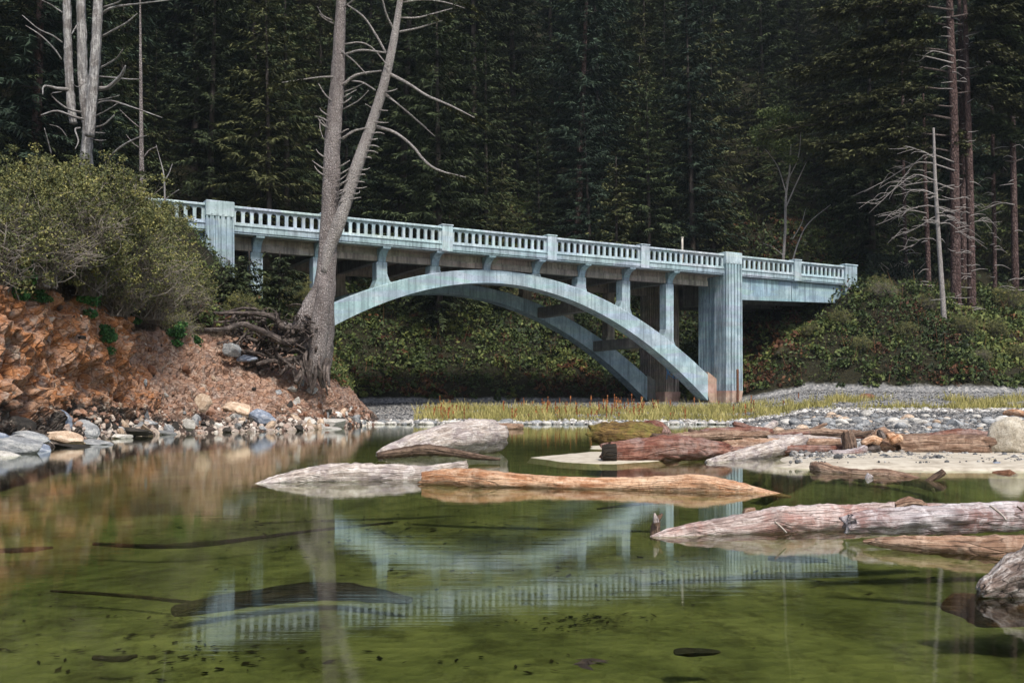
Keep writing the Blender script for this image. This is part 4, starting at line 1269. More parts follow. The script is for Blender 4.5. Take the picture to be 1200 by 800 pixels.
bough_tree('shore_pine', [(1090, 378, 3.2), (1088, 320, 3), (1086, 260, 2.6), (1084, 210, 2.2), (1083, 160, 1.6), (1082, 110, .8)], 81,
  [rb(1084, 175, -60, 10, .8), rb(1083, 160, 40, 14, .8)],
  'short red trunk left of the pale leaning snag on the mound', 'bark_red', 'needles_olive', 63,
  dead=[rb(1086, 250, -60, 14, .9, 6), rb(1087, 280, -20, 10, .7, 2)])
bough_tree('pale_snag', [(1109, 408, 4.0), (1106, 370, 3.2), (1102, 310, 2.7), (1098, 250, 2.4), (1095.5, 200, 2.0), (1094, 150, 1.2)], 77, [],
  'pale bare snag leaning in front of the red pine trunks', 'bark_light', 'needles', 64,
  dead=[rb(1096, 228, -40, -6, 1.0, 4), rb(1097, 250, 20, 8, .9, 2), rb(1095, 185, -34, -14, .9, 4), rb(1096, 212, -70, 24, 1.0, 12), rb(1099, 262, 40, 20, .8, 4)])
bough_tree('shore_pine', [(1190, 352, 4.2), (1189, 280, 3.8), (1187, 180, 3.3), (1185, 80, 2.8), (1183, 0, 2), (1182, -60, .8)], 84,
  [rb(1187, 95, -70, 12, 1.1), rb(1187, 145, -80, 14, 1.1), rb(1186, 100, 60, 10, 1.0), rb(1186, 50, -60, 8, 1.0), rb(1187, 190, -60, 16, 1.0), rb(1187, 190, 40, 14, 1.0), rb(1184, 10, 60, 8, 1.0)],
  'dark red-trunked pine at the right edge of the photo', 'bark_red', 'needles_blue', 65, dead=[rb(1189, 240, -40, 4, .8, 3)])

bough_tree('shore_pine', [(1131, 372, 4.2), (1129, 300, 3.9), (1128, 200, 3.5), (1126, 90, 2.8), (1124, 0, 2.2), (1122, -80, .8)], 83, [rb(1126, 95, -110, 22, 1.1, 10), rb(1125, 40, -130, 14, 1.1), rb(1127, 140, 60, 20, .9)],
  'reddish pine trunk squeezed between the thickest and the straight one', 'bark_red', 'needles', 66)
bough_tree('shore_pine', [(1166, 362, 2.6), (1165, 260, 2.3), (1163, 150, 1.9), (1162, 50, 1.2), (1161, -20, .5)], 87, [rb(1163, 150, 50, 18, .8), rb(1163, 110, -55, 14, .8), rb(1162, 60, 45, 14, .8), rb(1163, 190, -45, 18, .8), rb(1164, 215, 40, 16, .8)],
  'slender dark pine standing well right of the red trunk cluster', 'bark_red', 'needles_blue', 67)
bough_tree('shore_pine', [(1062, 330, 2.4), (1060, 250, 2.1), (1058, 160, 1.7), (1057, 70, 1.2), (1056, 0, .5)], 92, [rb(1058, 150, -60, 16, .8), rb(1058, 120, 50, 14, .8), rb(1057, 80, -55, 12, .8), rb(1059, 190, -60, 18, .8), rb(1057, 60, 45, 12, .8)],
  'thin pine trunk standing behind the grey green bush on the crest', 'bark_red', 'needles', 68)

# --- white-stemmed alder behind the right balustrade
def leaf_cloud(rng, cen, rad, n, size, flat=0.6):
    v = rng.normal(0, 1, (n, 3)); v /= np.linalg.norm(v, axis=1)[:, None]
    p_ = cen + v * rad * (rng.uniform(.25, 1, n) ** .5)[:, None] * np.array([1, 1, flat])
    a_ = rng.normal(0, 1, (n, 3)); a_ /= np.linalg.norm(a_, axis=1)[:, None]
    b_ = np.cross(a_, rng.normal(0, 1, (n, 3))); b_ /= np.linalg.norm(b_, axis=1)[:, None]
    s = (size * rng.uniform(.6, 1.3, n))[:, None]
    return np.stack([p_ - a_ * s, p_ + b_ * s * .55, p_ + a_ * s, p_ - b_ * s * .55], 1), p_
alder = empty('alder_tree', P(919, 312, 84), 0, 'white-stemmed alder with small leafy crown behind the right balustrade', 'tree')
m = Mesh()
for b_ in ([(918, 315, 2.6), (919, 270, 2.2), (922, 230, 1.9), (924, 200, 1.5), (928, 165, .8)], [(921, 245, 1.2), (932, 215, 1.0), (946, 190, .5)], [(928, 312, 1.3), (934, 285, 1.1), (948, 262, .9), (972, 240, .4)],
           [(930, 280, .9), (938, 262, .7), (945, 245, .3)], [(922, 225, 1), (910, 195, .8), (898, 175, .4)], [(922, 215, 1), (934, 185, .8), (940, 150, .4)], [(920, 300, .8), (905, 290, .5), (895, 285, .3)]):
    px_tube(m, [(q_[0] + (1.2 if k_ % 2 else -1.0), q_[1], q_[2] * .72, .3 * k_) for k_, q_ in enumerate(b_)], 84, 7, .12, 14)
local_build(m, 'trunk', M['bark_light'], alder, alder)
rg = np.random.default_rng(71); QS, TS = [], []
for k in range(26):
    cx, cy = rg.uniform(882, 962), rg.uniform(128, 200)
    if (cy - 150) > 40 - abs(cx - 920) * .1: continue
    q_, p_ = leaf_cloud(rg, P(cx, cy, 84 + rg.uniform(-1.5, 1.5)), rg.uniform(.5, 1.1), 300, .10)
    QS.append(q_); TS.append(np.clip(rg.normal(.5, .2, len(q_)), 0, 1))
link('crown', quads_data('crown', M['cover'], np.concatenate(QS) - np.array(alder.location), np.concatenate(TS)), alder)

# ------------------------------------------------------------------ shrubs
def shrub_meshes(seed, rad, hgt, nstem, nleaf, leafmat, lsize, twiggy):
    rg = np.random.default_rng(seed)
    sm = Mesh(); tips = []
    for k in range(nstem):
        az = rg.uniform(0, 6.28); e = rg.uniform(.15, 1.0) ** .6
        tip = np.array([math.cos(az) * rad * e * rg.uniform(.6, 1.05), math.sin(az) * rad * e * rg.uniform(.6, 1.05), hgt * math.sqrt(max(.06, 1 - (e * .92) ** 2)) * rg.uniform(.75, 1.08)])
        b0 = np.array([rg.normal(0, .18), rg.normal(0, .18), -.3])
        mid = b0 * .5 + tip * .5 + rg.normal(0, .16, 3) * rad + [0, 0, .12 * hgt]
        sweep(sm, [b0, mid, tip], [.024, .014, .005], 3, steps=7, cap=False)
        tips.append(tip)
        for j in range(5 if twiggy else 3):
            s = rg.uniform(.35, .95); o = b0 * (1 - s) ** 2 + 2 * mid * s * (1 - s) + tip * s * s
            t2 = o + (tip - mid) * rg.uniform(.2, .55) + rg.normal(0, .2, 3) * rad * .8
            sweep(sm, [o, (o + t2) / 2 + rg.normal(0, .04, 3), t2], [.011, .007, .003], 3, steps=5, cap=False)
            tips.append(t2)
    tips = np.array(tips)
    QS, TS = [], []
    per = max(1, nleaf // len(tips))
    for tp in tips:
        if twiggy and rg.random() < .45: continue
        q_, p_ = leaf_cloud(rg, tp, rg.uniform(.10, .26), per, lsize, .8)
        QS.append(q_); TS.append(np.clip(rg.normal(.5, .14) + rg.normal(0, .16, per), 0, 1))
    leaves = quads_data('leaves', leafmat, np.concatenate(QS), np.concatenate(TS))
    return sm.data('stems', M['twig'], False), leaves
shr = [shrub_meshes(1, 1.9, 2.2, 110, 24000, M['leaf'], .040, False), shrub_meshes(2, 1.9, 2.0, 120, 20000, M['leaf'], .038, True),
       shrub_meshes(3, 1.6, 1.9, 100, 19000, M['leaf'], .042, False), shrub_meshes(4, 1.7, 1.8, 170, 14000, M['leaf'], .036, True)]
shroots = {}
def shrub(k, px, py, d, s, rz, label, group='shrubs along the top of the left bank'):
    """px,py: where the shrub's middle shows"""
    loc = P(px, py, d); loc[2] -= 1.0 * s
    if k not in shroots:
        r = empty('shrub', loc, rz, label, 'shrub', group)
        link('stems', shr[k][0], r); link('leaves', shr[k][1], r); r.scale = (s,) * 3
        shroots[k] = r
    else:
        r = dup(shroots[k], loc, rz, s); tag(r, label, 'shrub', group)
    return r
shrub(0, 15, 250, 28, 1.0, 0.3, 'green leafy shrub highest at the left edge below the grey snag')
shrub(2, 70, 240, 30, 1.05, 1.9, 'yellow green leafy shrub directly below the grey snag trunks')
shrub(0, 118, 240, 32.5, 1.05, 2.6, 'leafy shrub right below the snag with reddish leaf patches')
shrub(2, 150, 268, 36, 1.1, 4.0, 'sloping green shrub below the slim dead pole tree')
shrub(1, 150, 305, 34, 1.05, 5.1, 'grey twiggy shrub in the middle of the bank overhang')
shrub(3, 178, 335, 36.5, .95, .8, 'dense bare-twig shrub hanging over the right part of the orange cliff')
shrub(3, 45, 285, 27.5, 0.95, 2.2, 'tangled bare-twig shrub over the left part of the orange cliff')
shrub(2, 105, 300, 31, .95, 3.3, 'dark leafy shrub at the cliff lip below the snag')
shrub(1, 183, 318, 40, 1.05, 1.2, 'pale twiggy shrub sloping down beside the bridge end')
shrub(3, 208, 345, 41.0, .85, 3.9, 'grey twiggy shrub lowest on the slope nearest the left pylon')
shrub(3, 200, 378, 39.6, .7, 5.5, 'brushy grey shrub just above the exposed roots')
shrub(1, -15, 290, 25.5, 1.0, 3.1, 'twiggy shrub cut off by the left edge of the photo')
shrub(0, 165, 272, 42, 1.0, 5.7, 'green rounded shrub at the back, left of the railing end')
shrub(2, 0, 232, 34, 1.1, 1.0, 'tall leafy shrub behind the front row at the left edge')
shrub(1, 60, 236, 35, 1.0, 4.4, 'upright twiggy shrub at the foot of the grey snag')
shrub(3, 85, 262, 29.5, 1.0, 0.2, 'bare-twig shrub between the leafy shrubs under the snag')
shrub(1, 10, 262, 26.5, .8, 1.6, 'small twiggy shrub low at the left edge')
shrub(2, 214, 332, 42.5, .85, 2.4, 'yellow green shrub directly left of the left pylon')
shrub(2, 192, 262, 44, .8, 0.9, 'green shrub hiding the outer end of the left railing')
shrub(3, 140, 338, 34, .75, 1.1, 'low drooping twig shrub over the cliff face centre')

# young conifer bushes between the shrubs and the twin trunk
cr, tk = conifer_meshes(31, 3.2, .03, 1.9, M['needles'], M['bark_dark'], step=.26, node=.10, wid=.05, droop=(.1, .35), per=(5, 7))
for (px, py, d, s, lab) in ((292, 372, 48, 1.0, 'bushy young spruce beside the left pylon foot'), (328, 362, 49, .9, 'bushy young spruce right behind the exposed roots'), (268, 368, 47, .8, 'young spruce squeezed against the lowest left shrub')):
    if px == 292:
        yr = make_tree('young_spruce', cr, tk, lab, 'young spruces by the left pylon'); r = yr
        r.location = P(px, py, d); r.scale = (s,) * 3
    else:
        r = dup(yr, P(px, py, d), px * .1, s); tag(r, lab, 'tree', 'young spruces by the left pylon')
shrub(2, 282, 358, 46, .55, 2.0, 'small bright shrub above the root tangle', 'shrubs around the twin trunk')
shrub(0, 350, 350, 52, .6, .5, 'small shrub behind the twin trunk base', 'shrubs around the twin trunk')
# grey green bush on the mound crest
rg = np.random.default_rng(77); QS, TS = [], []
bush = empty('willow_bush', P(1055, 330, 88), 0, 'rounded grey green bush on the crest right of the bridge end', 'shrub')
for k in range(30):
    q_, p_ = leaf_cloud(rg, P(rg.normal(1055, 17), rg.normal(317, 7), 88 + rg.normal(0, 1)), .7, 160, .09)
    QS.append(q_); TS.append(np.clip(rg.normal(.35, .2, len(q_)), 0, 1))
link('leaves', quads_data('leaves', M['needles_blue'], np.concatenate(QS) - np.array(bush.location), np.concatenate(TS)), bush)
m = Mesh()
for k in range(12):
    px_tube(m, [(1055 + rg.normal(0, 3), 340, 1), (1055 + rg.normal(0, 12), 325, .7), (1055 + rg.normal(0, 22), 308, .3)], 88, 4, 0, 6)
local_build(m, 'stems', M['twig'], bush, bush)

rgm = np.random.default_rng(161)
for i, (px, dd_, s, k) in enumerate(((985, 76, .62, 2), (1010, 73, .5, 0), (1035, 77, .7, 3), (1062, 73, .55, 2), (950, 76, .45, 0), (1130, 74, .6, 0), (1165, 77, .7, 2), (1150, 71, .5, 3), (1195, 73, .6, 0), (1085, 78, .6, 1), (920, 75, .4, 3), (1120, 82, .8, 2), (1180, 84, .9, 0), (1030, 83, .7, 2))):
    x = (px - 600) / F * dd_; z = float(ground(x, dd_))
    r = dup(shroots[k], (x, dd_, z - .1), i * 1.7, s)
    tag(r, ('green leafy' if k in (0, 2) else 'grey twiggy') + ' shrub in the brambles on the mound right of the bridge', 'shrub', ('green leafy' if k in (0, 2) else 'grey twiggy') + ' shrubs on the right mound')

# bright green plants clinging to the cliff
def ivy_meshes(seed, r, n):
    rg = np.random.default_rng(seed); QS, TS = [], []
    for k in range(7):
        q_, p_ = leaf_cloud(rg, np.array([rg.normal(0, r * .35), rg.normal(0, r * .2) - .1, rg.normal(0, r * .45)]), r * .5, n // 7, .05)
        QS.append(q_); TS.append(np.clip(rg.normal(.5, .1) + rg.normal(0, .2, len(q_)), 0, 1))
    return quads_data('leafy_plant', M['leaf_bright'], np.concatenate(QS), np.concatenate(TS))
iv = [ivy_meshes(1, .55, 1500), ivy_meshes(2, .42, 1100)]
for i, (px, py, s, lab) in enumerate(((126, 397, 1.0, 'lone bright green plant in the middle of the orange cliff'), (156, 362, 1.1, 'bright green plant under the twig shrub at the cliff lip'), (103, 352, 1.0, 'green plant at the cliff lip below the dark leafy shrub'), (128, 350, 1.05, 'green plant left of the bright one at the cliff lip'),
        (50, 352, .8, 'small green plant at the top left of the cliff'), (207, 388, 1.25, 'green hanging plant at the right end of the overhang'), (15, 325, 1.2, 'green plant above the cliff by the left edge'), (232, 398, .7, 'small green plant beside the exposed roots'))):
    q_ = bank_at(px, py)
    o = link('leafy_plant', iv[i % 2]); o.location = q_ + np.array([0.1, -0.15, 0]); o.scale = (s * .9, s * .9, s); o.rotation_euler = (0, 0, i * 1.3)
    tag(o, lab, 'plant', 'green plants on the cliff')

# ------------------------------------------------------------------ ground cover on the slopes
rg = np.random.default_rng(101)
QG, TG, QB, TB = [], [], [], []
n_c = 0
while n_c < 7500:
    d = rg.uniform(60, 112); px = rg.uniform(380, 1230)
    x = (px - 600) / F * d
    h_, z_ = ground(np.array([x]), np.array([d]), True)
    if z_[0] < .72 + .2 * math.sin(px * .045) * math.sin(px * .017): continue
    u, w = uw(x, d)
    if -1 < w < 11 and (u > 49.5 or u < -2.5): continue
    if w > 42 and d > 100: continue
    n_c += 1
    pat = float(fbm(np.array([[x * .22, d * .22, 1.5]]), 3, 91)[0])
    pat2 = float(fbm(np.array([[x * .5, d * .5, 7.5]]), 2, 95)[0])
    lowfoot = h_[0] < 2.6 + 1.2 * math.sin(px * .03) + pat
    dead_p = .38 if lowfoot else (.40 if (px < 940 and px > 850) else .05 + .22 * (pat < -.35))
    r_ = rg.uniform(.3, .75) * (1.0 + 0.9 * max(pat2, 0)) * (1 if z_[0] > .97 else .6)
    q_, p_ = leaf_cloud(rg, np.array([x, d, h_[0] + r_ * .25]), r_, 34, rg.choice([.07, .10, .15, .19]) * (1 + .3 * pat), .65 + .4 * max(pat2, 0))
    q_[..., 2] = np.maximum(q_[..., 2], h_[0] - .15)
    t_ = np.clip(rg.normal(.50 if px > 860 else .46, .12) + .42 * pat + rg.normal(0, .15, 34), 0, 1)
    if rg.random() < dead_p: QB.append(q_); TB.append(t_)
    else: QG.append(q_); TG.append(t_)
n_c = 0
for ti in range(int(4.9 / 6 * NT_), NT_, 2):
    for si in range(int(.45 * NS), NS - 20, 4):
        q0 = BANK[ti, si] + rg.normal(0, .12, 3) * [1, 1, .3]
        r_ = rg.uniform(.25, .55)
        q_, p_ = leaf_cloud(rg, q0 + [0, 0, r_ * .3], r_, 22, rg.choice([.05, .08, .11]), .7)
        (QB if rg.random() < .15 else QG).append(q_); tn_ = np.clip(rg.normal(.5, .18) + rg.normal(0, .16, 22), 0, 1)
        (TB if len(QB) > len(TB) else TG).append(tn_)
k_n = 0
while k_n < 900:
    px = rg.uniform(190, 400); d = rg.uniform(46, 66); x = (px - 600) / F * d
    h_, z_ = ground(np.array([x]), np.array([d]), True); u, w = uw(x, d)
    k_n += 1
    if z_[0] < .8 or (w > -1 and u < -2): continue
    q_, p_ = leaf_cloud(rg, np.array([x, d, h_[0] + .1]), rg.uniform(.3, .6), 26, .08, .7)
    QG.append(q_); TG.append(np.clip(rg.normal(.45, .18) + rg.normal(0, .16, 26), 0, 1))
while n_c < 2600:
    d = rg.uniform(86, 135); px = rg.uniform(560, 1260) if rg.random() < .7 else rg.uniform(-40, 560)
    x = (px - 600) / F * d
    h_, z_ = ground(np.array([x]), np.array([d]), True)
    u, w = uw(x, d)
    if z_[0] < .9 or (-1 < w < 11 and u < 60): continue
    n_c += 1
    q_, p_ = leaf_cloud(rg, np.array([x, d, h_[0] + .3]), rg.uniform(.7, 1.5), 26, .24, .6)
    QG.append(q_); TG.append(np.clip(rg.normal(.25, .18) + rg.normal(0, .15, 26), 0, 1))
o = link('undergrowth', quads_data('undergrowth', M['cover'], np.concatenate(QG), np.concatenate(TG)))
tag(o, 'low green bramble cover on the slopes under and beside the bridge', 'undergrowth', kind='stuff')
sm_ = []
for i in range(900):
    d = rg.uniform(62, 100); px = rg.uniform(390, 1230); x = (px - 600) / F * d
    h_, z_ = ground(np.array([x]), np.array([d]), True); u, w = uw(x, d)
    if z_[0] < .8 or (-1 < w < 11): continue
    b_ = np.array([x, d, h_[0]]); l_ = np.array([rg.normal(0, .35), rg.normal(0, .35), 1]) * rg.uniform(.7, 1.7)
    e_ = np.array([.018, 0, 0]); sm_.append([b_ - e_, b_ + e_, b_ + l_ + e_ * .3, b_ + l_ - e_ * .3])
QB.append(np.array(sm_)); TB.append(rg.uniform(.5, 1, len(sm_)))
o = link('bracken', quads_data('bracken', M['bracken'], np.concatenate(QB), np.concatenate(TB)))
tag(o, 'dead russet bracken along the foot of the slopes', 'bracken', kind='stuff')

# grass strip on the far gravel bar
rg = np.random.default_rng(103)
n = 150000
d = rg.uniform(51.5, 70, n); px = rg.uniform(470, 1230, n)
x = (px - 600) / F * d
dens = fbm(np.stack([x * .45, d * .6, x * 0], -1), 4, 77, .6) + np.where(px < 930, .18, .0) + np.where((px < 620) & (d > 56), .2, 0)
clump = fbm(np.stack([x * 1.6, d * 1.6, x * 0 + 4], -1), 3, 79)
row = np.where(px < 900, (d > 51.8) & (d < 66), (d > 50) & (d < 63))
z_ = ground(x, d); zz = ground(x, d, True)[1]
edge_ = np.minimum(np.clip((px - 470) / 60, 0, 1), 1) * np.clip((d - 51.8) / 1.5, .25, 1) * np.clip((66 - d) / 6, 0, 1)
keep = (dens * 1.2 > rg.uniform(-.15, .5, n)) & (rg.random(n) < edge_) & row & (zz < .6) & (px > 485)
x, d, z_, clump = x[keep], d[keep], z_[keep], clump[keep]; n = len(x)
hgt = rg.uniform(.10, .30, n) * (1 + .9 * np.clip(clump, -.6, 1)) * (1 + .5 * (rg.random(n) < .15)); a_ = rg.uniform(0, 6.28, n); wd = rg.uniform(.012, .028, n)
p0 = np.stack([x, d, z_ - .02], -1); dw = np.stack([np.cos(a_), np.sin(a_), a_ * 0], -1) * wd[:, None]
ln = np.stack([rg.normal(0, .3, n), rg.normal(0, .3, n), np.ones(n)], -1) * hgt[:, None]
o = link('grass', quads_data('grass', M['grass'], np.stack([p0 - dw, p0 + dw, p0 + ln + dw * .3, p0 + ln - dw * .3], 1), np.clip(rg.normal(.45, .2, n) + .35 * clump, 0, 1)))
tag(o, 'yellow green grass strip on the far gravel bar', 'grass', kind='stuff')
# rusty dock stalks
n = 170
px = np.concatenate([rg.normal(640, 22, 40), rg.normal(735, 26, 70), rg.normal(520, 10, 40), rg.normal(845, 60, 20)]); d = rg.uniform(53, 66, n); x = (px - 600) / F * d
z_ = ground(x, d); QS, TS = [], []
for i in range(n):
    h_ = rg.uniform(.25, .9) * rg.uniform(.5, 1)
    for k in range(9):
        a_ = rg.uniform(0, 6.28); w_ = .028 * (1 if k < 3 else 1.8)
        b_ = np.array([x[i], d[i], z_[i] + h_ * k / 9.0]); dv = np.array([math.cos(a_) * w_, math.sin(a_) * w_, 0])
        QS.append([b_ - dv, b_ + dv, b_ + dv * .7 + [0, 0, h_ * .16], b_ - dv * .7 + [0, 0, h_ * .16]]); TS.append(rg.uniform(.2, .9))
o = link('dock_weeds', quads_data('dock_weeds', M['dock'], np.array(QS), TS))
tag(o, 'rusty dead weed stalks standing in the grass strip', 'weeds', kind='stuff')

# ------------------------------------------------------------------ stones
ico_v = None
def ico(level):
    import bmesh
    b = bmesh.new(); bmesh.ops.create_icosphere(b, subdivisions=level, radius=1.0)
    b.verts.ensure_lookup_table()
    v = np.array([q_.co[:] for q_ in b.verts]); f = [[q_.index for q_ in p_.verts] for p_ in b.faces]
    b.free(); return v, f
I1, I3, I2 = ico(1), ico(4), ico(2)
def stone_mesh(name, mat, seed, sx=1, sy=1, sz=.6, lvl=I3, amp=.35, facet=True):
    v, f = lvl
    n_ = fbm(v * 1.1 + seed * 3.7, 4, seed, .5)
    v2 = v * (1 + amp * n_)[:, None]
    if facet:          # chop with random planes for a broken, faceted outline
        rgs = np.random.default_rng(seed)
        for k in range(9):
            nn = rgs.normal(0, 1, 3); nn /= np.linalg.norm(nn); c = rgs.uniform(.55, .85)
            e = np.maximum(v2 @ nn - c, 0); v2 = v2 - e[:, None] * nn * .9
    m = Mesh(); m.add(v2 * [sx, sy, sz], f)
    return m.data(name, mat, not facet)
# loose gravel, one scattered mass
rg = np.random.default_rng(111)
def gravel_mass(n, dr, pr, size, bright, thr=None):
    V, Fc, T = [], [], []
    v0, f0 = I1 if size[1] > .07 else (np.array([(1, 0, 0), (-1, 0, 0), (0, 1, 0), (0, -1, 0), (0, 0, 1), (0, 0, -1)], float), [(0, 2, 4), (2, 1, 4), (1, 3, 4), (3, 0, 4), (2, 0, 5), (1, 2, 5), (3, 1, 5), (0, 3, 5)])
    f0 = np.array(f0)
    d = rg.uniform(*dr, n); px = rg.uniform(*pr, n); x = (px - 600) / F * d
    h_, z_ = ground(x, d, True)
    ok = (z_ > .3) & (z_ < .62) & (h_ > -.02)
    x, d, h_ = x[ok], d[ok], h_[ok]; n = len(x)
    s = size[0] * (size[1] / size[0]) ** (rg.random(n) ** 2.0)
    vv = v0[None] * rg.uniform(.7, 1.3, (n, 1, 3)) * np.array([1, 1, .65]) * (1 + rg.normal(0, .10, (n, len(v0), 1)))
    a_ = rg.uniform(0, 6.28, n); c_, s_ = np.cos(a_)[:, None], np.sin(a_)[:, None]
    vx = vv[..., 0] * c_ - vv[..., 1] * s_; vy = vv[..., 0] * s_ + vv[..., 1] * c_
    vv = np.stack([vx, vy, vv[..., 2]], -1) * s[:, None, None] + np.stack([x, d, h_ + s * .25], -1)[:, None, :]
    ff = (f0[None] + (np.arange(n) * len(v0))[:, None, None]).reshape(-1, 3)
    t_ = np.clip(rg.normal(bright, .25, n), 0, 1)
    return vv.reshape(-1, 3), ff, np.repeat(t_, len(v0))
gm2 = Mesh()
for args in ((36000, (16, 46), (855, 1500), (.012, .04), .38), (7500, (17, 46), (855, 1500), (.03, .085), .50), (34000, (44, 72), (380, 1500), (.025, .085), .30), (5000, (49.8, 53.5), (400, 1290), (.05, .14), .75)):
    vv, ff, t_ = gravel_mass(*args)
    gm2.v.append(vv); gm2.f.extend((ff + gm2.n).tolist()); gm2.g.append(np.zeros((len(vv), 3))); gm2.t.append(t_); gm2.n += len(vv)
n = 520
px = rg.uniform(925, 1290, n); dd_ = rg.uniform(15.9, 19.6, n); x_ = (px - 600) / F * dd_
cl = fbm(np.stack([x_ * 1.2, dd_ * 1.2, x_ * 0], -1), 3, 7); ok = cl > .05; x_, dd_ = x_[ok], dd_[ok]; n = len(x_)
sz_ = .010 * 4.5 ** (rg.random(n) ** 2); vv = I1[0][None] * rg.uniform(.7, 1.4, (n, 1, 3)) * sz_[:, None, None] + np.stack([x_, dd_, np.full(n, .078)], -1)[:, None, :]
gm2.add(vv.reshape(-1, 3), (np.array(I1[1])[None] + (np.arange(n) * len(I1[0]))[:, None, None]).reshape(-1, 3), None, np.repeat(rg.choice([.05, .2, .45, .8], n), len(I1[0])))
o = gm2.build('gravel', M['gravel'])
tag(o, 'loose grey and white gravel covering the bar', 'gravel', kind='stuff')

# larger single stones on the bar
sv = [stone_mesh('stone', M[mt], 200 + i, 1, rgx, rz_, I2, .25, False) for i, (mt, rgx, rz_) in enumerate((('stone_pale', .8, .55), ('stone_grey', .75, .6), ('stone_pale', .9, .45), ('stone_tan', .8, .5), ('stone_grey', .7, .55), ('stone_grey', .95, .7)))]
rg = np.random.default_rng(121)
k = 0; spots = []
while k < 190:
    d = rg.uniform(22, 47); px = rg.uniform(860, 1225)
    x = (px - 600) / F * d
    if px < 862 + (50 - d) * 2.2: continue
    if rg.random() > np.interp(d, [22, 30, 40, 47], [.25, .9, .8, .25]): continue
    s = rg.uniform(.08, .15) * rg.choice([1, 1, 1.4, 2.0]) * (d / 34)
    if any((x - a) ** 2 + (d - b) ** 2 < (s + c) ** 2 * .8 for a, b, c in spots): continue
    spots.append((x, d, s)); k += 1
    o = link('stone', sv[int(rg.integers(0, 6))])
    o.location = (x, d, float(ground(x, d)) + s * .18); o.rotation_euler = (rg.normal(0, .15), rg.normal(0, .15), rg.uniform(0, 6.28)); o.scale = (s * 1.1, s, s)
    zl = 'near the cream boulder' if px > 1110 else 'behind the driftwood pile' if px < 1000 else 'behind the root wad'
    tag(o, f'rounded river stone on the gravel bar {zl}', 'stone', f'stones on the gravel bar {zl}')
# far shoreline stones
k = 0
while k < 60:
    px = rg.uniform(405, 880); d = rg.uniform(50.0, 51.6); x = (px - 600) / F * d; s = rg.uniform(.12, .32)
    k += 1
    o = link('stone', sv[int(rg.choice([0, 2, 1, 5]))])
    o.location = (x, d, .02 + (d - 50.3) * .05 + s * .1); o.rotation_euler = (rg.normal(0, .1), rg.normal(0, .1), rg.uniform(0, 6.28)); o.scale = (s * 1.25, s, s * .8)
    tag(o, 'small pale stone along the far water edge below the grass', 'stone', 'stones along the far water edge')

# rubble on the left bank
rub = [stone_mesh('rubble_stone', M[mt], 300 + i, 1, .75, .6, I2, .3, True) for i, mt in enumerate(('stone_tan', 'stone_rust', 'stone_grey', 'stone_pale', 'stone_tan', 'stone_rust', 'stone_dark'))]
rg = np.random.default_rng(131)
k = 0
while k < 150:
    si = int(rg.uniform(.34, .93) * NS); ti = int(rg.uniform(1.0, 3.9) / 6 * NT_)
    q_ = BANK[ti, si]
    px = 600 + F * q_[0] / q_[1]
    if px < 105 or px > 440: continue
    low = tt[ti] < 2.1
    if not low and rg.random() < .45: continue
    k += 1
    s = rg.uniform(.08, .26) * (1.5 if low and rg.random() < .25 else 1)
    mi = int(rg.choice(7, p=[.16, .16 if not low else .06, .2, .22, .1, .1 if not low else .04, .06 if not low else .22]))
    o = link('rubble_stone', rub[mi])
    o.location = q_ + np.array([0, -.04, .04]); o.rotation_euler = tuple(rg.uniform(0, 6.28, 3)); o.scale = (s * 1.2, s, s)
    part_w = 'along the water line' if low else 'on the slope'
    side_w = 'below the exposed roots' if px > 250 else 'right of the orange cliff'
    tag(o, f'broken rubble stone {part_w} {side_w}', 'stone', f'rubble stones {part_w} {side_w}')

rg2 = np.random.default_rng(137)
v0, f0 = I1
nr_ = 7000
si = (rg2.uniform(.30, .95, nr_) * NS).astype(int); ti = (rg2.uniform(.95, 4.1, nr_) / 6 * NT_).astype(int)
pb = BANK[ti, si]; tv = tt[ti]
ok = rg2.random(nr_) < np.interp(tv, [1, 1.8, 2.4, 3, 4.1], [1, .9, .4, .22, .12])
pb, tv = pb[ok], tv[ok]; n = len(pb)
s_ = .035 * (4.0 ** (rg2.random(n) ** 2.2)) * np.interp(tv, [1, 4], [1.15, .8])
vv = v0[None] * rg2.uniform(.55, 1.4, (n, 1, 3)) * (1 + rg2.normal(0, .16, (n, len(v0), 1)))
an = rg2.uniform(0, 6.28, (n, 1)); ca, sa = np.cos(an), np.sin(an)
vv = np.stack([vv[..., 0] * ca - vv[..., 2] * sa, vv[..., 1], vv[..., 0] * sa + vv[..., 2] * ca], -1) * s_[:, None, None] + pb[:, None, :]
tn = np.where(tv < 2.1, rg2.choice([.02, .08, .6, .62, .66, .9], n), rg2.choice([.1, .25, .35, .4, .45, .75], n)) + rg2.normal(0, .06, n)
m = Mesh(); m.add(vv.reshape(-1, 3), (np.array(f0)[None] + (np.arange(n) * len(v0))[:, None, None]).reshape(-1, 3), None, np.repeat(np.clip(tn, 0, 1), len(v0)))
tag(m.build('rubble', M['rubble']), 'small angular rubble strewn over the left bank slope', 'rubble', kind='stuff')

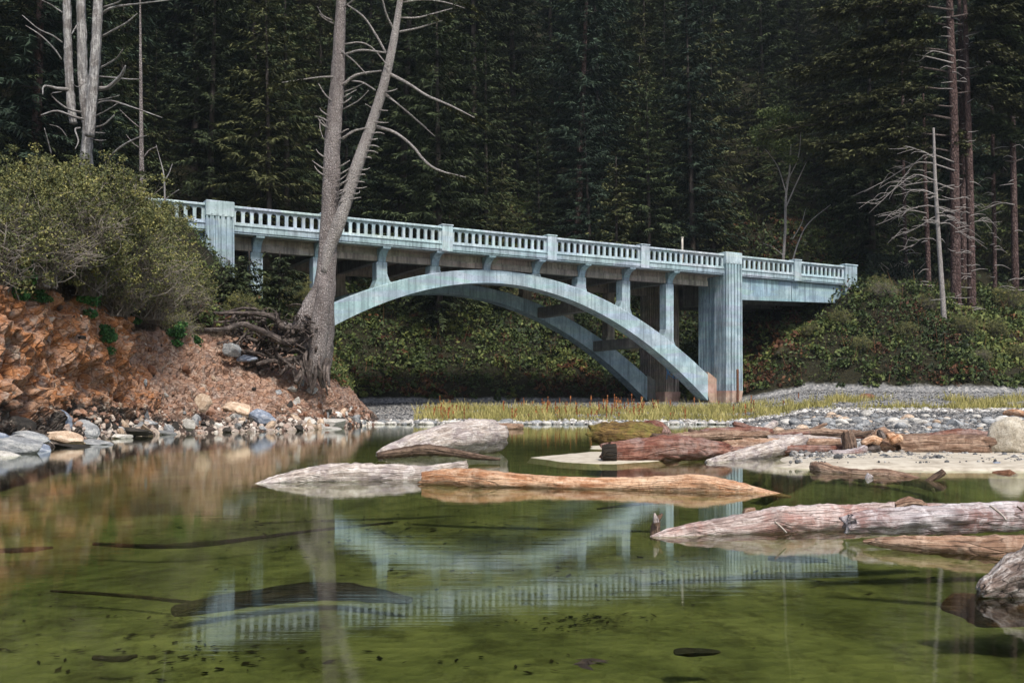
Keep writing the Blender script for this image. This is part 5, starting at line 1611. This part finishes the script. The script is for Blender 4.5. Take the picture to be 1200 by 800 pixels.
def boulder(px, py, d, wpx, hpx, mat, label, seed, name='boulder', depth=.8, amp=.3, facet=True, rz=0.0, tilt=0.0, cat='rock'):
    me = stone_mesh(name, M[mat], seed, 1, depth, 1, I3, amp, facet)
    o = link(name, me)
    o.location = P(px, py, d); sx, sz = wpx / 2 / F * d, hpx / 2 / F * d
    o.scale = (sx * 1.12, sx * 1.0, sz * 1.18); o.rotation_euler = (0, tilt, rz)
    return tag(o, label, cat)
boulder(238, 471, 36.3, 19, 20, 'stone_tan', 'tan upright boulder on the lower slope above the water', 401)
boulder(222, 499, 34.6, 16, 14, 'stone_pale', 'pale boulder at the water edge below the tan boulder', 402)
boulder(280, 479, 38.0, 36, 16, 'stone_tan', 'broad tan slab on the slope below the exposed roots', 403, tilt=.25)
boulder(308, 489, 38.0, 34, 14, 'stone_blue', 'blue grey slab just right of the broad tan slab', 404, tilt=.3)
boulder(360, 495, 40.6, 20, 13, 'stone_pale', 'white boulder at the water edge below the twin trunk', 405)
boulder(388, 496, 42.2, 34, 13, 'stone_pale', 'long white rock at the tip of the left bank', 406)
boulder(390, 503, 41.0, 24, 6, 'stone_pale', 'flat white stone lying in the water at the bank tip', 407)
boulder(72, 514, 24.4, 52, 17, 'stone_tan', 'tan flat slab at the water edge below the orange cliff', 408, tilt=.15)
boulder(99, 506, 27.0, 30, 22, 'stone_grey', 'light grey boulder right of the tan slab at the water edge', 409, tilt=.2)
boulder(58, 494, 26.0, 44, 26, 'stone_blue', 'blue grey rock at the foot of the orange cliff', 410)
boulder(18, 524, 20.6, 70, 26, 'stone_grey', 'long grey ledge in the lower left corner of the bank', 411, tilt=.12)
boulder(0, 534, 19.6, 40, 14, 'stone_pale', 'pale wet ledge at the left edge of the photo', 412)
boulder(45, 526, 21.5, 40, 12, 'stone_blue', 'dark blue ledge end dipping into the water', 413, tilt=.2)
for i_, (px, py, d_, w_, h_, mt, lab) in enumerate(((110, 519, 25.2, 46, 9, 'stone_grey', 'flat grey slab just left of the thin pale stone'), (30, 512, 22.5, 56, 14, 'stone_grey', 'grey tilted slab under the dark damp rock'), (86, 524, 23.6, 40, 8, 'stone_dark', 'low wet dark slab below the tan slab'),
        (-8, 518, 20.5, 50, 20, 'stone_blue', 'blue grey slab cut by the left edge'), (158, 505, 31.5, 40, 9, 'stone_dark', 'dark flat ledge between the rubble and the orange cliff'), (190, 506.5, 33.5, 34, 6, 'stone_grey', 'thin grey ledge at the water below the rubble'))):
    boulder(px, py, d_, w_, h_, mt, lab, 450 + i_, tilt=.12, amp=.22)
boulder(20, 500, 24, 46, 30, 'stone_dark', 'dark damp rock beneath the orange cliff by the left edge', 414)
boulder(140, 511, 29.5, 22, 6, 'stone_pale', 'thin pale stone at the water edge right of the grey boulder', 415)
boulder(272, 410, 41.2, 22, 16, 'stone_grey', 'grey stone wedged beneath the exposed roots', 416)
boulder(290, 420, 41.5, 24, 8, 'stone_blue', 'flat blue grey stone beneath the root tangle', 417)
boulder(365, 457, 42.6, 13, 9, 'stone_grey', 'small grey stone beside the twin trunk foot', 418)
boulder(1015, 467, 63, 17, 10, 'stone_rust', 'round brown boulder on the gravel behind the driftwood', 419, facet=False, amp=.15)
boulder(740, 512.5, 30, 14, 4, 'stone_pale', 'small white stone in the water left of the mossy log', 420)
boulder(1168, 546, 15.9, 22, 8, 'stone_blue', 'bluish white stone at the sand edge by the cream boulder', 421)
boulder(1178, 554, 14.6, 28, 7, 'stone_rust', 'rusty flat stone in the water below the cream boulder', 422)
boulder(1164, 540, 16.5, 8, 9, 'stone_cream', 'tiny upright cream stone beside the cream boulder', 423)
boulder(1054, 500, 34, 26, 15, 'stone_pale', 'large white stone behind the root wad', 424)
boulder(1120, 497, 36, 22, 11, 'stone_grey', 'large grey stone behind the long flat log', 425)
# big cream block at the right edge
boulder(1184, 514, 19.4, 50, 46, 'stone_cream', 'big cream upright boulder at the right end of the driftwood', 430, depth=.7, amp=.14)
# foreground rock at the lower right, with its drowned foot
boulder(1180, 716, 5.4, 120, 36, 'stone_rust', 'drowned rust coloured rock', 432, amp=.25)['label'] = 'drowned rust coloured rock below the lichened log end'
boulder(813, 764, 4.75, 56, 9, 'stone_dark', 'dark smooth stone lying under the water at the bottom', 433, amp=.4, depth=.6)
bpos = sc.objects[-1] if False else None

# ------------------------------------------------------------------ driftwood
def log(pts, d0, d1, mat, label, seed, sides=20, rough=.14, ridges=.07, knots=(), name='driftwood_log', steps=None, group=None, stubs=()):
    """pts: (px, py centre, radius px); distance runs from d0 to d1 along the log"""
    n = len(pts)
    ds = np.interp(np.linspace(0, 1, n), [0, 1], [d0, d1])
    path = np.array([P(q_[0], q_[1], dd) for q_, dd in zip(pts, ds)])
    rad = np.array([q_[2] / F * dd for q_, dd in zip(pts, ds)])
    org = path[n // 2].copy()
    m = Mesh(); sweep(m, path - org, rad, int(sides * 1.5), rough * 1.0, 3.4, seed, int((steps or 54) * 1.4), ridges=ridges * 1.3, jag=.55)
    V_ = m.v[0]; T_ = np.full(len(V_), .5)
    ctr = catmull(path - org, 200)
    for (kx, ky, kr, dd) in knots:
        kp = P(kx, ky, dd) - org; kk = kr / F * dd
        ax_ = ctr[np.argmin(np.linalg.norm(ctr - kp, axis=1))]
        od = kp - ax_; od = od / (np.linalg.norm(od) + 1e-6)
        onsurf = ax_ + od * np.interp(np.argmin(np.linalg.norm(ctr - kp, axis=1)) / 199.0, np.linspace(0, 1, n), rad)
        g_ = np.exp(-(np.linalg.norm(V_ - onsurf, axis=1) / (kk * 1.15)) ** 2)
        V_ = V_ + g_[:, None] * od * kk * .55 * (1 + .5 * fbm(V_ * 20, 2, seed))[:, None]
        T_ = np.maximum(T_, .5 + .30 * g_)
    m.v[0] = V_; m.t[0] = T_
    o = m.build(name, M[mat], None, True); o.location = org
    tag(o, label, 'log', group)
    for sp, dd, mt in stubs:
        ms = Mesh(); pp, rr = px_path(sp, dd); sweep(ms, pp - org, rr, 8, .15, 2, seed, 10)
        ms.build('stub_or_hollow_cap', M[mt], o, True)
    return o
log([(295, 569, 1.5), (318, 565, 6), (350, 560, 10), (400, 556, 13), (450, 556, 12), (495, 556, 10), (520, 552, 9), (546, 547, 7)], 12.6, 13.9, 'log_pale',
    'pale grey tapering log half sunk left of the long orange log', 1, knots=((538, 544, 7, 13.6), (398, 547, 5, 13.0)))
log([(496, 561, 8), (520, 559, 10), (545, 560, 11), (575, 562, 11), (625, 565, 9), (660, 567, 9), (720, 569, 9.5), (775, 569, 11), (820, 569, 12.5), (860, 573, 9.5), (895, 578, 5), (927, 582, 1.5)], 12.6, 11.2, 'log_orange',
    'long smooth orange log floating across the middle of the pool', 2, knots=((558, 555, 7, 12.0), (820, 560, 6, 11.1)), rough=.10, steps=80)
log([(447, 533, 7), (470, 526, 11), (500, 519, 15.5), (530, 514, 18.5), (556, 511, 20), (577, 511, 19.5)], 18.2, 21.0, 'log_pale',
    'thick pale log with broad blunt end standing out of the far water', 3, sides=28, rough=.10, ridges=.06)
log([(443, 534, 4), (470, 530, 6), (500, 527, 6.5), (530, 530, 5), (560, 535, 3.5), (586, 538, 1.5)], 17.9, 17.2, 'log_dark',
    'dark slender branch lying in front of the thick pale log', 4, sides=12, stubs=([(447, 535, 3), (443, 541, 2), (442, 545, 1)], 17.6, 'log_pale') and ())
log([(571, 500, 4), (590, 500, 4.5), (612, 500, 3.5)], 40, 41, 'log_brown', 'small brown log at the far water edge behind the thick pale log', 5, sides=10)
log([(695, 508, 10), (712, 508, 13), (735, 508, 14), (757, 509, 13), (773, 511, 10)], 25.0, 24.4, 'log_moss', 'short stout mossy log resting in the shallows', 6, sides=24, rough=.18, ridges=.1)
log([(755, 498, 5), (768, 500, 8), (776, 506, 9), (779, 512, 7)], 25.8, 25.2, 'log_red', 'reddish stump end poking out behind the mossy log', 7, sides=14)
log([(710, 530, 12), (735, 529, 13), (765, 526, 14), (795, 525, 14.5), (825, 526, 12), (846, 527, 9), (853, 527, 6)], 17.6, 18.4, 'log_red', 'big dark red log, black cap as shade of its hollow left end', 8, sides=28, rough=.12, ridges=.09, stubs=(([(706, 531, 9.5), (712, 531, 11.2), (722, 531, 11.0)], 17.45, 'sunk'),))  # solid black end piece stands in for the shade inside the hollow
log([(830, 543, 5), (850, 539, 7.5), (880, 532, 9), (910, 525, 9.5), (938, 517, 9)], 17.3, 20.0, 'log_pale', 'grey log slanting up across the driftwood pile', 9, sides=18, rough=.10)
pile = [
 ([(785, 512, 4), (810, 511, 5), (845, 510, 6), (880, 510, 5), (900, 508, 4)], 22, 23, 'log_brown', 'brown log lying behind the big dark red log'),
 ([(820, 507, 4), (850, 505.5, 5), (885, 505, 5), (905, 506, 4)], 24.5, 25, 'log_red', 'reddish log topmost at the back of the driftwood pile'),
 ([(848, 520, 4), (880, 519, 5), (915, 518.5, 5), (950, 518, 4.5), (985, 518, 4)], 21, 21.5, 'log_tan', 'straight tan log crossing under the slanting grey log'),
 ([(850, 528, 4.5), (890, 527.5, 5), (930, 526.5, 5), (965, 526, 4.5), (990, 526, 4)], 19.2, 19.6, 'log_red', 'thin reddish log at the front of the driftwood pile'),
 ([(905, 510, 4), (925, 508, 5), (955, 506, 4.5), (985, 507, 4), (1018, 509, 3)], 25, 24.5, 'log_brown', 'half pale half dark log behind the upright stump piece'),
 ([(900, 514, 4), (930, 514, 5), (960, 515, 4.5), (985, 516, 3)], 22.8, 22.6, 'log_pale', 'short cream log in the middle of the driftwood pile'),
 ([(975, 531, 4), (992, 531, 4.5), (1005, 529, 4.5), (1013, 526, 5)], 18.8, 19.0, 'log_violet', 'crooked grey branch lying on the sand below the stump piece'),
 ([(895, 503, 3), (902, 500, 4), (908, 496, 4)], 26, 27, 'log_pale', 'small pale stick leaning at the back of the driftwood pile'),
 ([(1080, 514, 4), (1100, 511, 5.5), (1125, 509, 7), (1148, 510, 6), (1165, 511, 4)], 22.4, 22.0, 'log_red', 'reddish log lying on top of the long flat log'),
 ([(1178, 484, 3), (1190, 483, 4), (1205, 487, 3)], 44, 43, 'log_orange', 'small orange log high on the gravel at the right edge'),
 ([(865, 523, 3), (885, 523, 4.5), (905, 522, 4)], 20.3, 20.5, 'log_brown', 'short brown piece wedged between the pile logs'),
]
for i, (pts, d0, d1, mt, lab) in enumerate(pile):
    log(pts, d0, d1, mt, lab, 20 + i, sides=14, group='driftwood on the gravel bar')
log([(1052, 523, 10), (1075, 522, 12), (1105, 521, 12), (1135, 521.5, 12), (1160, 523, 12)], 19.6, 19.2, 'log_brown', 'long flat-sided log between root wad and cream boulder', 40, sides=24, rough=.12, ridges=.12, group='driftwood on the gravel bar')
rgl = np.random.default_rng(151)
for i in range(26):
    cx, cy = rgl.uniform(800, 1015), rgl.uniform(503, 529)
    dd_ = np.interp(cy, [503, 529], [27, 19.3]); L_ = rgl.uniform(14, 55); an = rgl.normal(0, .10) + (.5 if rgl.random() < .15 else 0)
    rr = rgl.uniform(1.8, 4.4)
    if cx - L_ < 800 and cy > 515: cx += 70
    pts = [(cx - L_, cy + L_ * an, rr), (cx - L_ * .3, cy + L_ * an * .3 - rgl.uniform(-1, 1.5), rr * 1.1), (cx + L_ * .4, cy - L_ * an * .4, rr), (cx + L_, cy - L_ * an, rr * .7)]
    mt = rgl.choice(['log_red', 'log_brown', 'log_red', 'log_dark', 'log_tan'])
    log(pts, dd_ - .4 * rgl.random(), dd_ + .6 * rgl.random(), str(mt), 'thin broken red brown stick lying among the larger driftwood logs', 60 + i, sides=8, rough=.2, name='driftwood_stick', steps=18, group='thin sticks in the driftwood pile')
for i in range(16):
    cx, cy = rgl.uniform(1040, 1165), rgl.uniform(505, 516)
    dd_ = np.interp(cy, [503, 529], [27, 19.3]); L_ = rgl.uniform(8, 30); an = rgl.normal(0, .15); rr = rgl.uniform(1, 2.4)
    log([(cx - L_, cy + L_ * an, rr), (cx, cy, rr * 1.1), (cx + L_, cy - L_ * an, rr * .6)], dd_, dd_ + .4, str(rgl.choice(['log_red', 'log_brown', 'log_dark'])), 'thin broken stick lying on the stones behind the long flat-sided log', 90 + i, sides=8, rough=.2, name='driftwood_stick', steps=14, group='thin sticks behind the flat log')
# upright stump piece and root wad
log([(996, 527, 8), (995, 518, 8), (993, 509, 7)], 19.2, 19.4, 'log_dark', 'dark upright stump piece standing beside the root wad', 41, sides=12, name='stump')
wad = log([(1018, 523, 8), (1030, 519, 14), (1042, 518, 12), (1050, 520, 6)], 19.4, 19.9, 'log_brown', 'rounded brown root wad in the middle of the driftwood', 42, sides=22, rough=.3, ridges=.2, name='root_wad')
org = np.array(wad.location)
for i, sp in enumerate(([(1030, 518, 6), (1022, 514, 5), (1010, 520, 3.5)], [(1034, 514, 5), (1031, 507, 4), (1029, 504, 2)], [(1044, 517, 5), (1053, 512, 4.5), (1056, 517, 3)], [(1030, 524, 5), (1020, 527, 4), (1012, 528, 2)], [(1040, 512, 4), (1046, 510, 3), (1052, 514, 2)])):
    ms = Mesh(); pp, rr = px_path(sp, 19.2); sweep(ms, pp - org, rr, 9, .2, 2, i, 10); ms.build('root', M['root' if i % 2 else 'log_orange'], wad, True)
# branchy log in the water in front of the sand
log([(955, 548, 7.5), (966, 551, 9), (985, 555, 8), (1010, 557, 7.5), (1040, 558, 8.5), (1065, 562, 7), (1085, 568, 5), (1092, 571, 4)], 15.2, 13.2, 'log_brown', 'bent brown log with a forked root end in front of the sand', 43, sides=16, rough=.15, steps=60,
    stubs=(([(1082, 568, 4), (1092, 561, 3.6), (1102, 555, 4.2), (1106, 552, 4)], 13.2, 'log_dark'), ([(1085, 569, 5), (1098, 570, 6), (1108, 568, 5)], 13.1, 'log_dark'), ([(1020, 556, 4.5), (1017, 561, 4), (1015, 568, 3)], 13.6, 'log_violet'), ([(1093, 572, 2), (1095, 577, 2)], 13.0, 'log_pale')))
# foreground logs on the right
log([(763, 630, 2.5), (785, 627, 8), (815, 623, 11), (850, 619, 13.5), (885, 615, 16), (915, 612, 18), (950, 611, 19), (990, 611, 19), (1030, 608, 18), (1075, 605, 15), (1110, 602, 12)], 7.55, 8.3, 'log_pink',
    'pinkish weathered log pointing left in the foreground with a red knot', 50, sides=28, rough=.10, ridges=.08, steps=84, knots=((917, 600, 13, 7.7), (821, 613, 7, 7.5)),
    stubs=(([(880, 606, 5), (874, 599, 4), (885, 597, 3)], 7.9, 'log_brown'), ([(908, 611, 1.2), (915, 617, 1.2), (922, 624, .8)], 7.35, 'log_pale')))
log([(994, 614, 11), (1015, 612, 13.5), (1045, 611, 15), (1075, 609, 16), (1105, 609, 17), (1135, 607, 17.5), (1165, 606, 17), (1200, 605, 16), (1260, 602, 14), (1330, 598, 10)], 7.55, 7.9, 'log_violet',
    'silvery violet knobbly log in the right foreground', 51, sides=28, rough=.13, ridges=.08, steps=84, knots=((1098, 612, 13, 7.3), (1140, 600, 13, 7.4), (1040, 617, 9, 7.4)),
    stubs=(([(1160, 592, 1.2), (1172, 601, 1.2), (1180, 610, 1)], 7.2, 'log_pale'), ([(1192, 593, 1), (1198, 598, 1)], 7.3, 'log_dark')))
log([(1050, 594, 6), (1062, 591, 8), (1075, 591, 7), (1082, 593, 5)], 8.0, 8.0, 'log_brown', 'short brown chunk of wood lying on the silvery foreground log', 52, sides=14, rough=.22, name='wood_chunk')
log([(768, 627, 6), (768, 618, 5.5), (770, 609, 4), (776, 602, 1.5)], 7.7, 7.75, 'log_dark', 'upright broken stub at the tip of the pinkish foreground log', 53, sides=10, name='stub', stubs=(([(769, 612, 3.6), (768, 606, 3), (767, 601, 1)], 7.65, 'log_pale'),))
log([(1012, 634, 2), (1035, 635, 6), (1070, 637, 9.5), (1110, 640, 12), (1150, 643, 14.5), (1200, 646, 18), (1260, 650, 20)], 7.0, 6.5, 'log_tan', 'broad flat tan log almost level with the water at the right edge', 54, sides=20, rough=.14, ridges=.10, steps=64)

log([(1150, 692, 7), (1162, 688, 14), (1182, 681, 23), (1210, 672, 31), (1260, 658, 38), (1330, 640, 42)], 5.15, 5.4, 'log_lichen', 'mottled lichened log end rising from the water at the lower right', 55, sides=30, rough=.17, ridges=.10, steps=70)
# sunken wood seen through the water
def sunk(pts, z, label, seed, name='sunken_log'):
    path, rad = [], []
    for px, py, r_ in pts:
        d = (CAMZ - z) * F / (py - HZ); path.append(P(px, py, d)); rad.append(r_ / F * d)
    org = np.array(path[len(path) // 2]); m = Mesh(); sweep(m, np.array(path) - org, rad, 10, .15, 2, seed, 30, flat=.7)
    o = m.build(name, M['sunk'], None, True); o.location = org
    return tag(o, label, 'log')
sunk([(205, 716, 10), (250, 708, 14), (300, 700, 15), (350, 694, 16), (400, 692, 15), (440, 697, 12), (480, 703, 6)], -.26, 'dark drowned log lying under the bridge reflection', 1)
sunk([(110, 637, 3), (180, 640, 4), (240, 637, 5), (300, 630, 3), (380, 620, 2.5), (460, 612, 2)], -.30, 'long thin drowned branch left of the pool centre', 2, 'sunken_branch')
sunk([(60, 692, 2), (140, 697, 3), (200, 703, 3), (250, 708, 3)], -.28, 'thin drowned branch joining the dark drowned log', 3, 'sunken_branch')
sunk([(0, 645, 4), (30, 644, 5), (62, 641, 2)], -.34, 'short drowned branch at the left edge of the pool', 4, 'sunken_branch')
sunk([(700, 596, 1.5), (760, 589, 3), (800, 587, 2)], -.3, 'short drowned branch near the pinkish log tip', 5, 'sunken_branch')
sunk([(900, 654, 4), (935, 655, 6), (970, 657, 3)], -.25, 'dark drowned wood piece below the pinkish log', 6, 'sunken_log')
sunk([(110, 770, 4), (140, 772, 5), (160, 768, 3)], -.22, 'small drowned stick near the lower left corner', 7, 'sunken_branch')

# litter on the bed: clusters of small dark flakes
rg = np.random.default_rng(141)
QS, TS = [], []
def litter(cx, cy, sx, sy, n, size=.03):
    for i in range(n):
        px, py = rg.normal(cx, sx), rg.normal(cy, sy)
        if py < 520: continue
        d = (CAMZ + .3) * F / (py - HZ); x = (px - 600) / F * d
        z = float(ground(x, d)) + .012
        a_ = rg.uniform(0, 6.28); l_ = size * rg.uniform(.5, 2.2); w_ = l_ * rg.uniform(.2, .6)
        e1 = np.array([math.cos(a_), math.sin(a_) * .8, rg.normal(0, .15)]) * l_; e2 = np.array([-math.sin(a_), math.cos(a_), rg.normal(0, .15)]) * w_
        c_ = np.array([x, d, z]); QS.append([c_ - e1, c_ - e2, c_ + e1, c_ + e2]); TS.append(rg.random())
litter(90, 705, 90, 14, 150, .014); litter(60, 745, 60, 12, 30, .012); litter(170, 765, 120, 14, 60, .02); litter(680, 716, 45, 6, 160, .015); litter(470, 600, 140, 12, 420, .028)
litter(600, 720, 300, 40, 25, .014); litter(520, 640, 120, 20, 160, .022); litter(230, 755, 60, 8, 60, .02); litter(850, 650, 120, 20, 80, .03); litter(560, 770, 120, 10, 25, .018)
o = link('litter', quads_data('litter', M['debris'], np.array(QS), TS))
tag(o, 'dark leaf litter lying on the pool bed', 'litter', kind='stuff')
# floating clump of dark leaves
m = Mesh(); c0 = np.array([*wp(690, 778), .006])
for k in range(7):
    a_ = k * .9 + .3; l_ = rg.uniform(.045, .075)
    p_ = c0 + [rg.normal(0, .022), rg.normal(0, .03), .001 * k]
    dv = np.array([math.cos(a_), math.sin(a_), 0]); nv = np.array([-dv[1], dv[0], 0])
    m.add([p_ - dv * l_, p_ - dv * l_ * .2 + nv * l_ * .3, p_ + dv * l_, p_ - dv * l_ * .2 - nv * l_ * .3, p_ + [0, 0, .008]], [(0, 3, 4), (3, 2, 4), (2, 1, 4), (1, 0, 4)])
tag(m.build('leaf_clump', M['sunk']), 'clump of dark wet leaves floating near the bottom of the photo', 'leaves')

# ------------------------------------------------------------------ added haze volume that lifts the dark forest tones
hm = Mesh(); box(hm, -430, 430, -310, 430, -3.0, 140.0)
t = NT('tone lifting haze'); t.n.remove(t.b)
pv = t.node('ShaderNodeVolumePrincipled'); pv.inputs['Density'].default_value = HAZE_D; pv.inputs['Color'].default_value = (.72, .84, .95, 1)
t.l.new(pv.outputs[0], t.n['Material Output'].inputs['Volume'])
tag(hm.build('haze', t.m), kind='stuff')
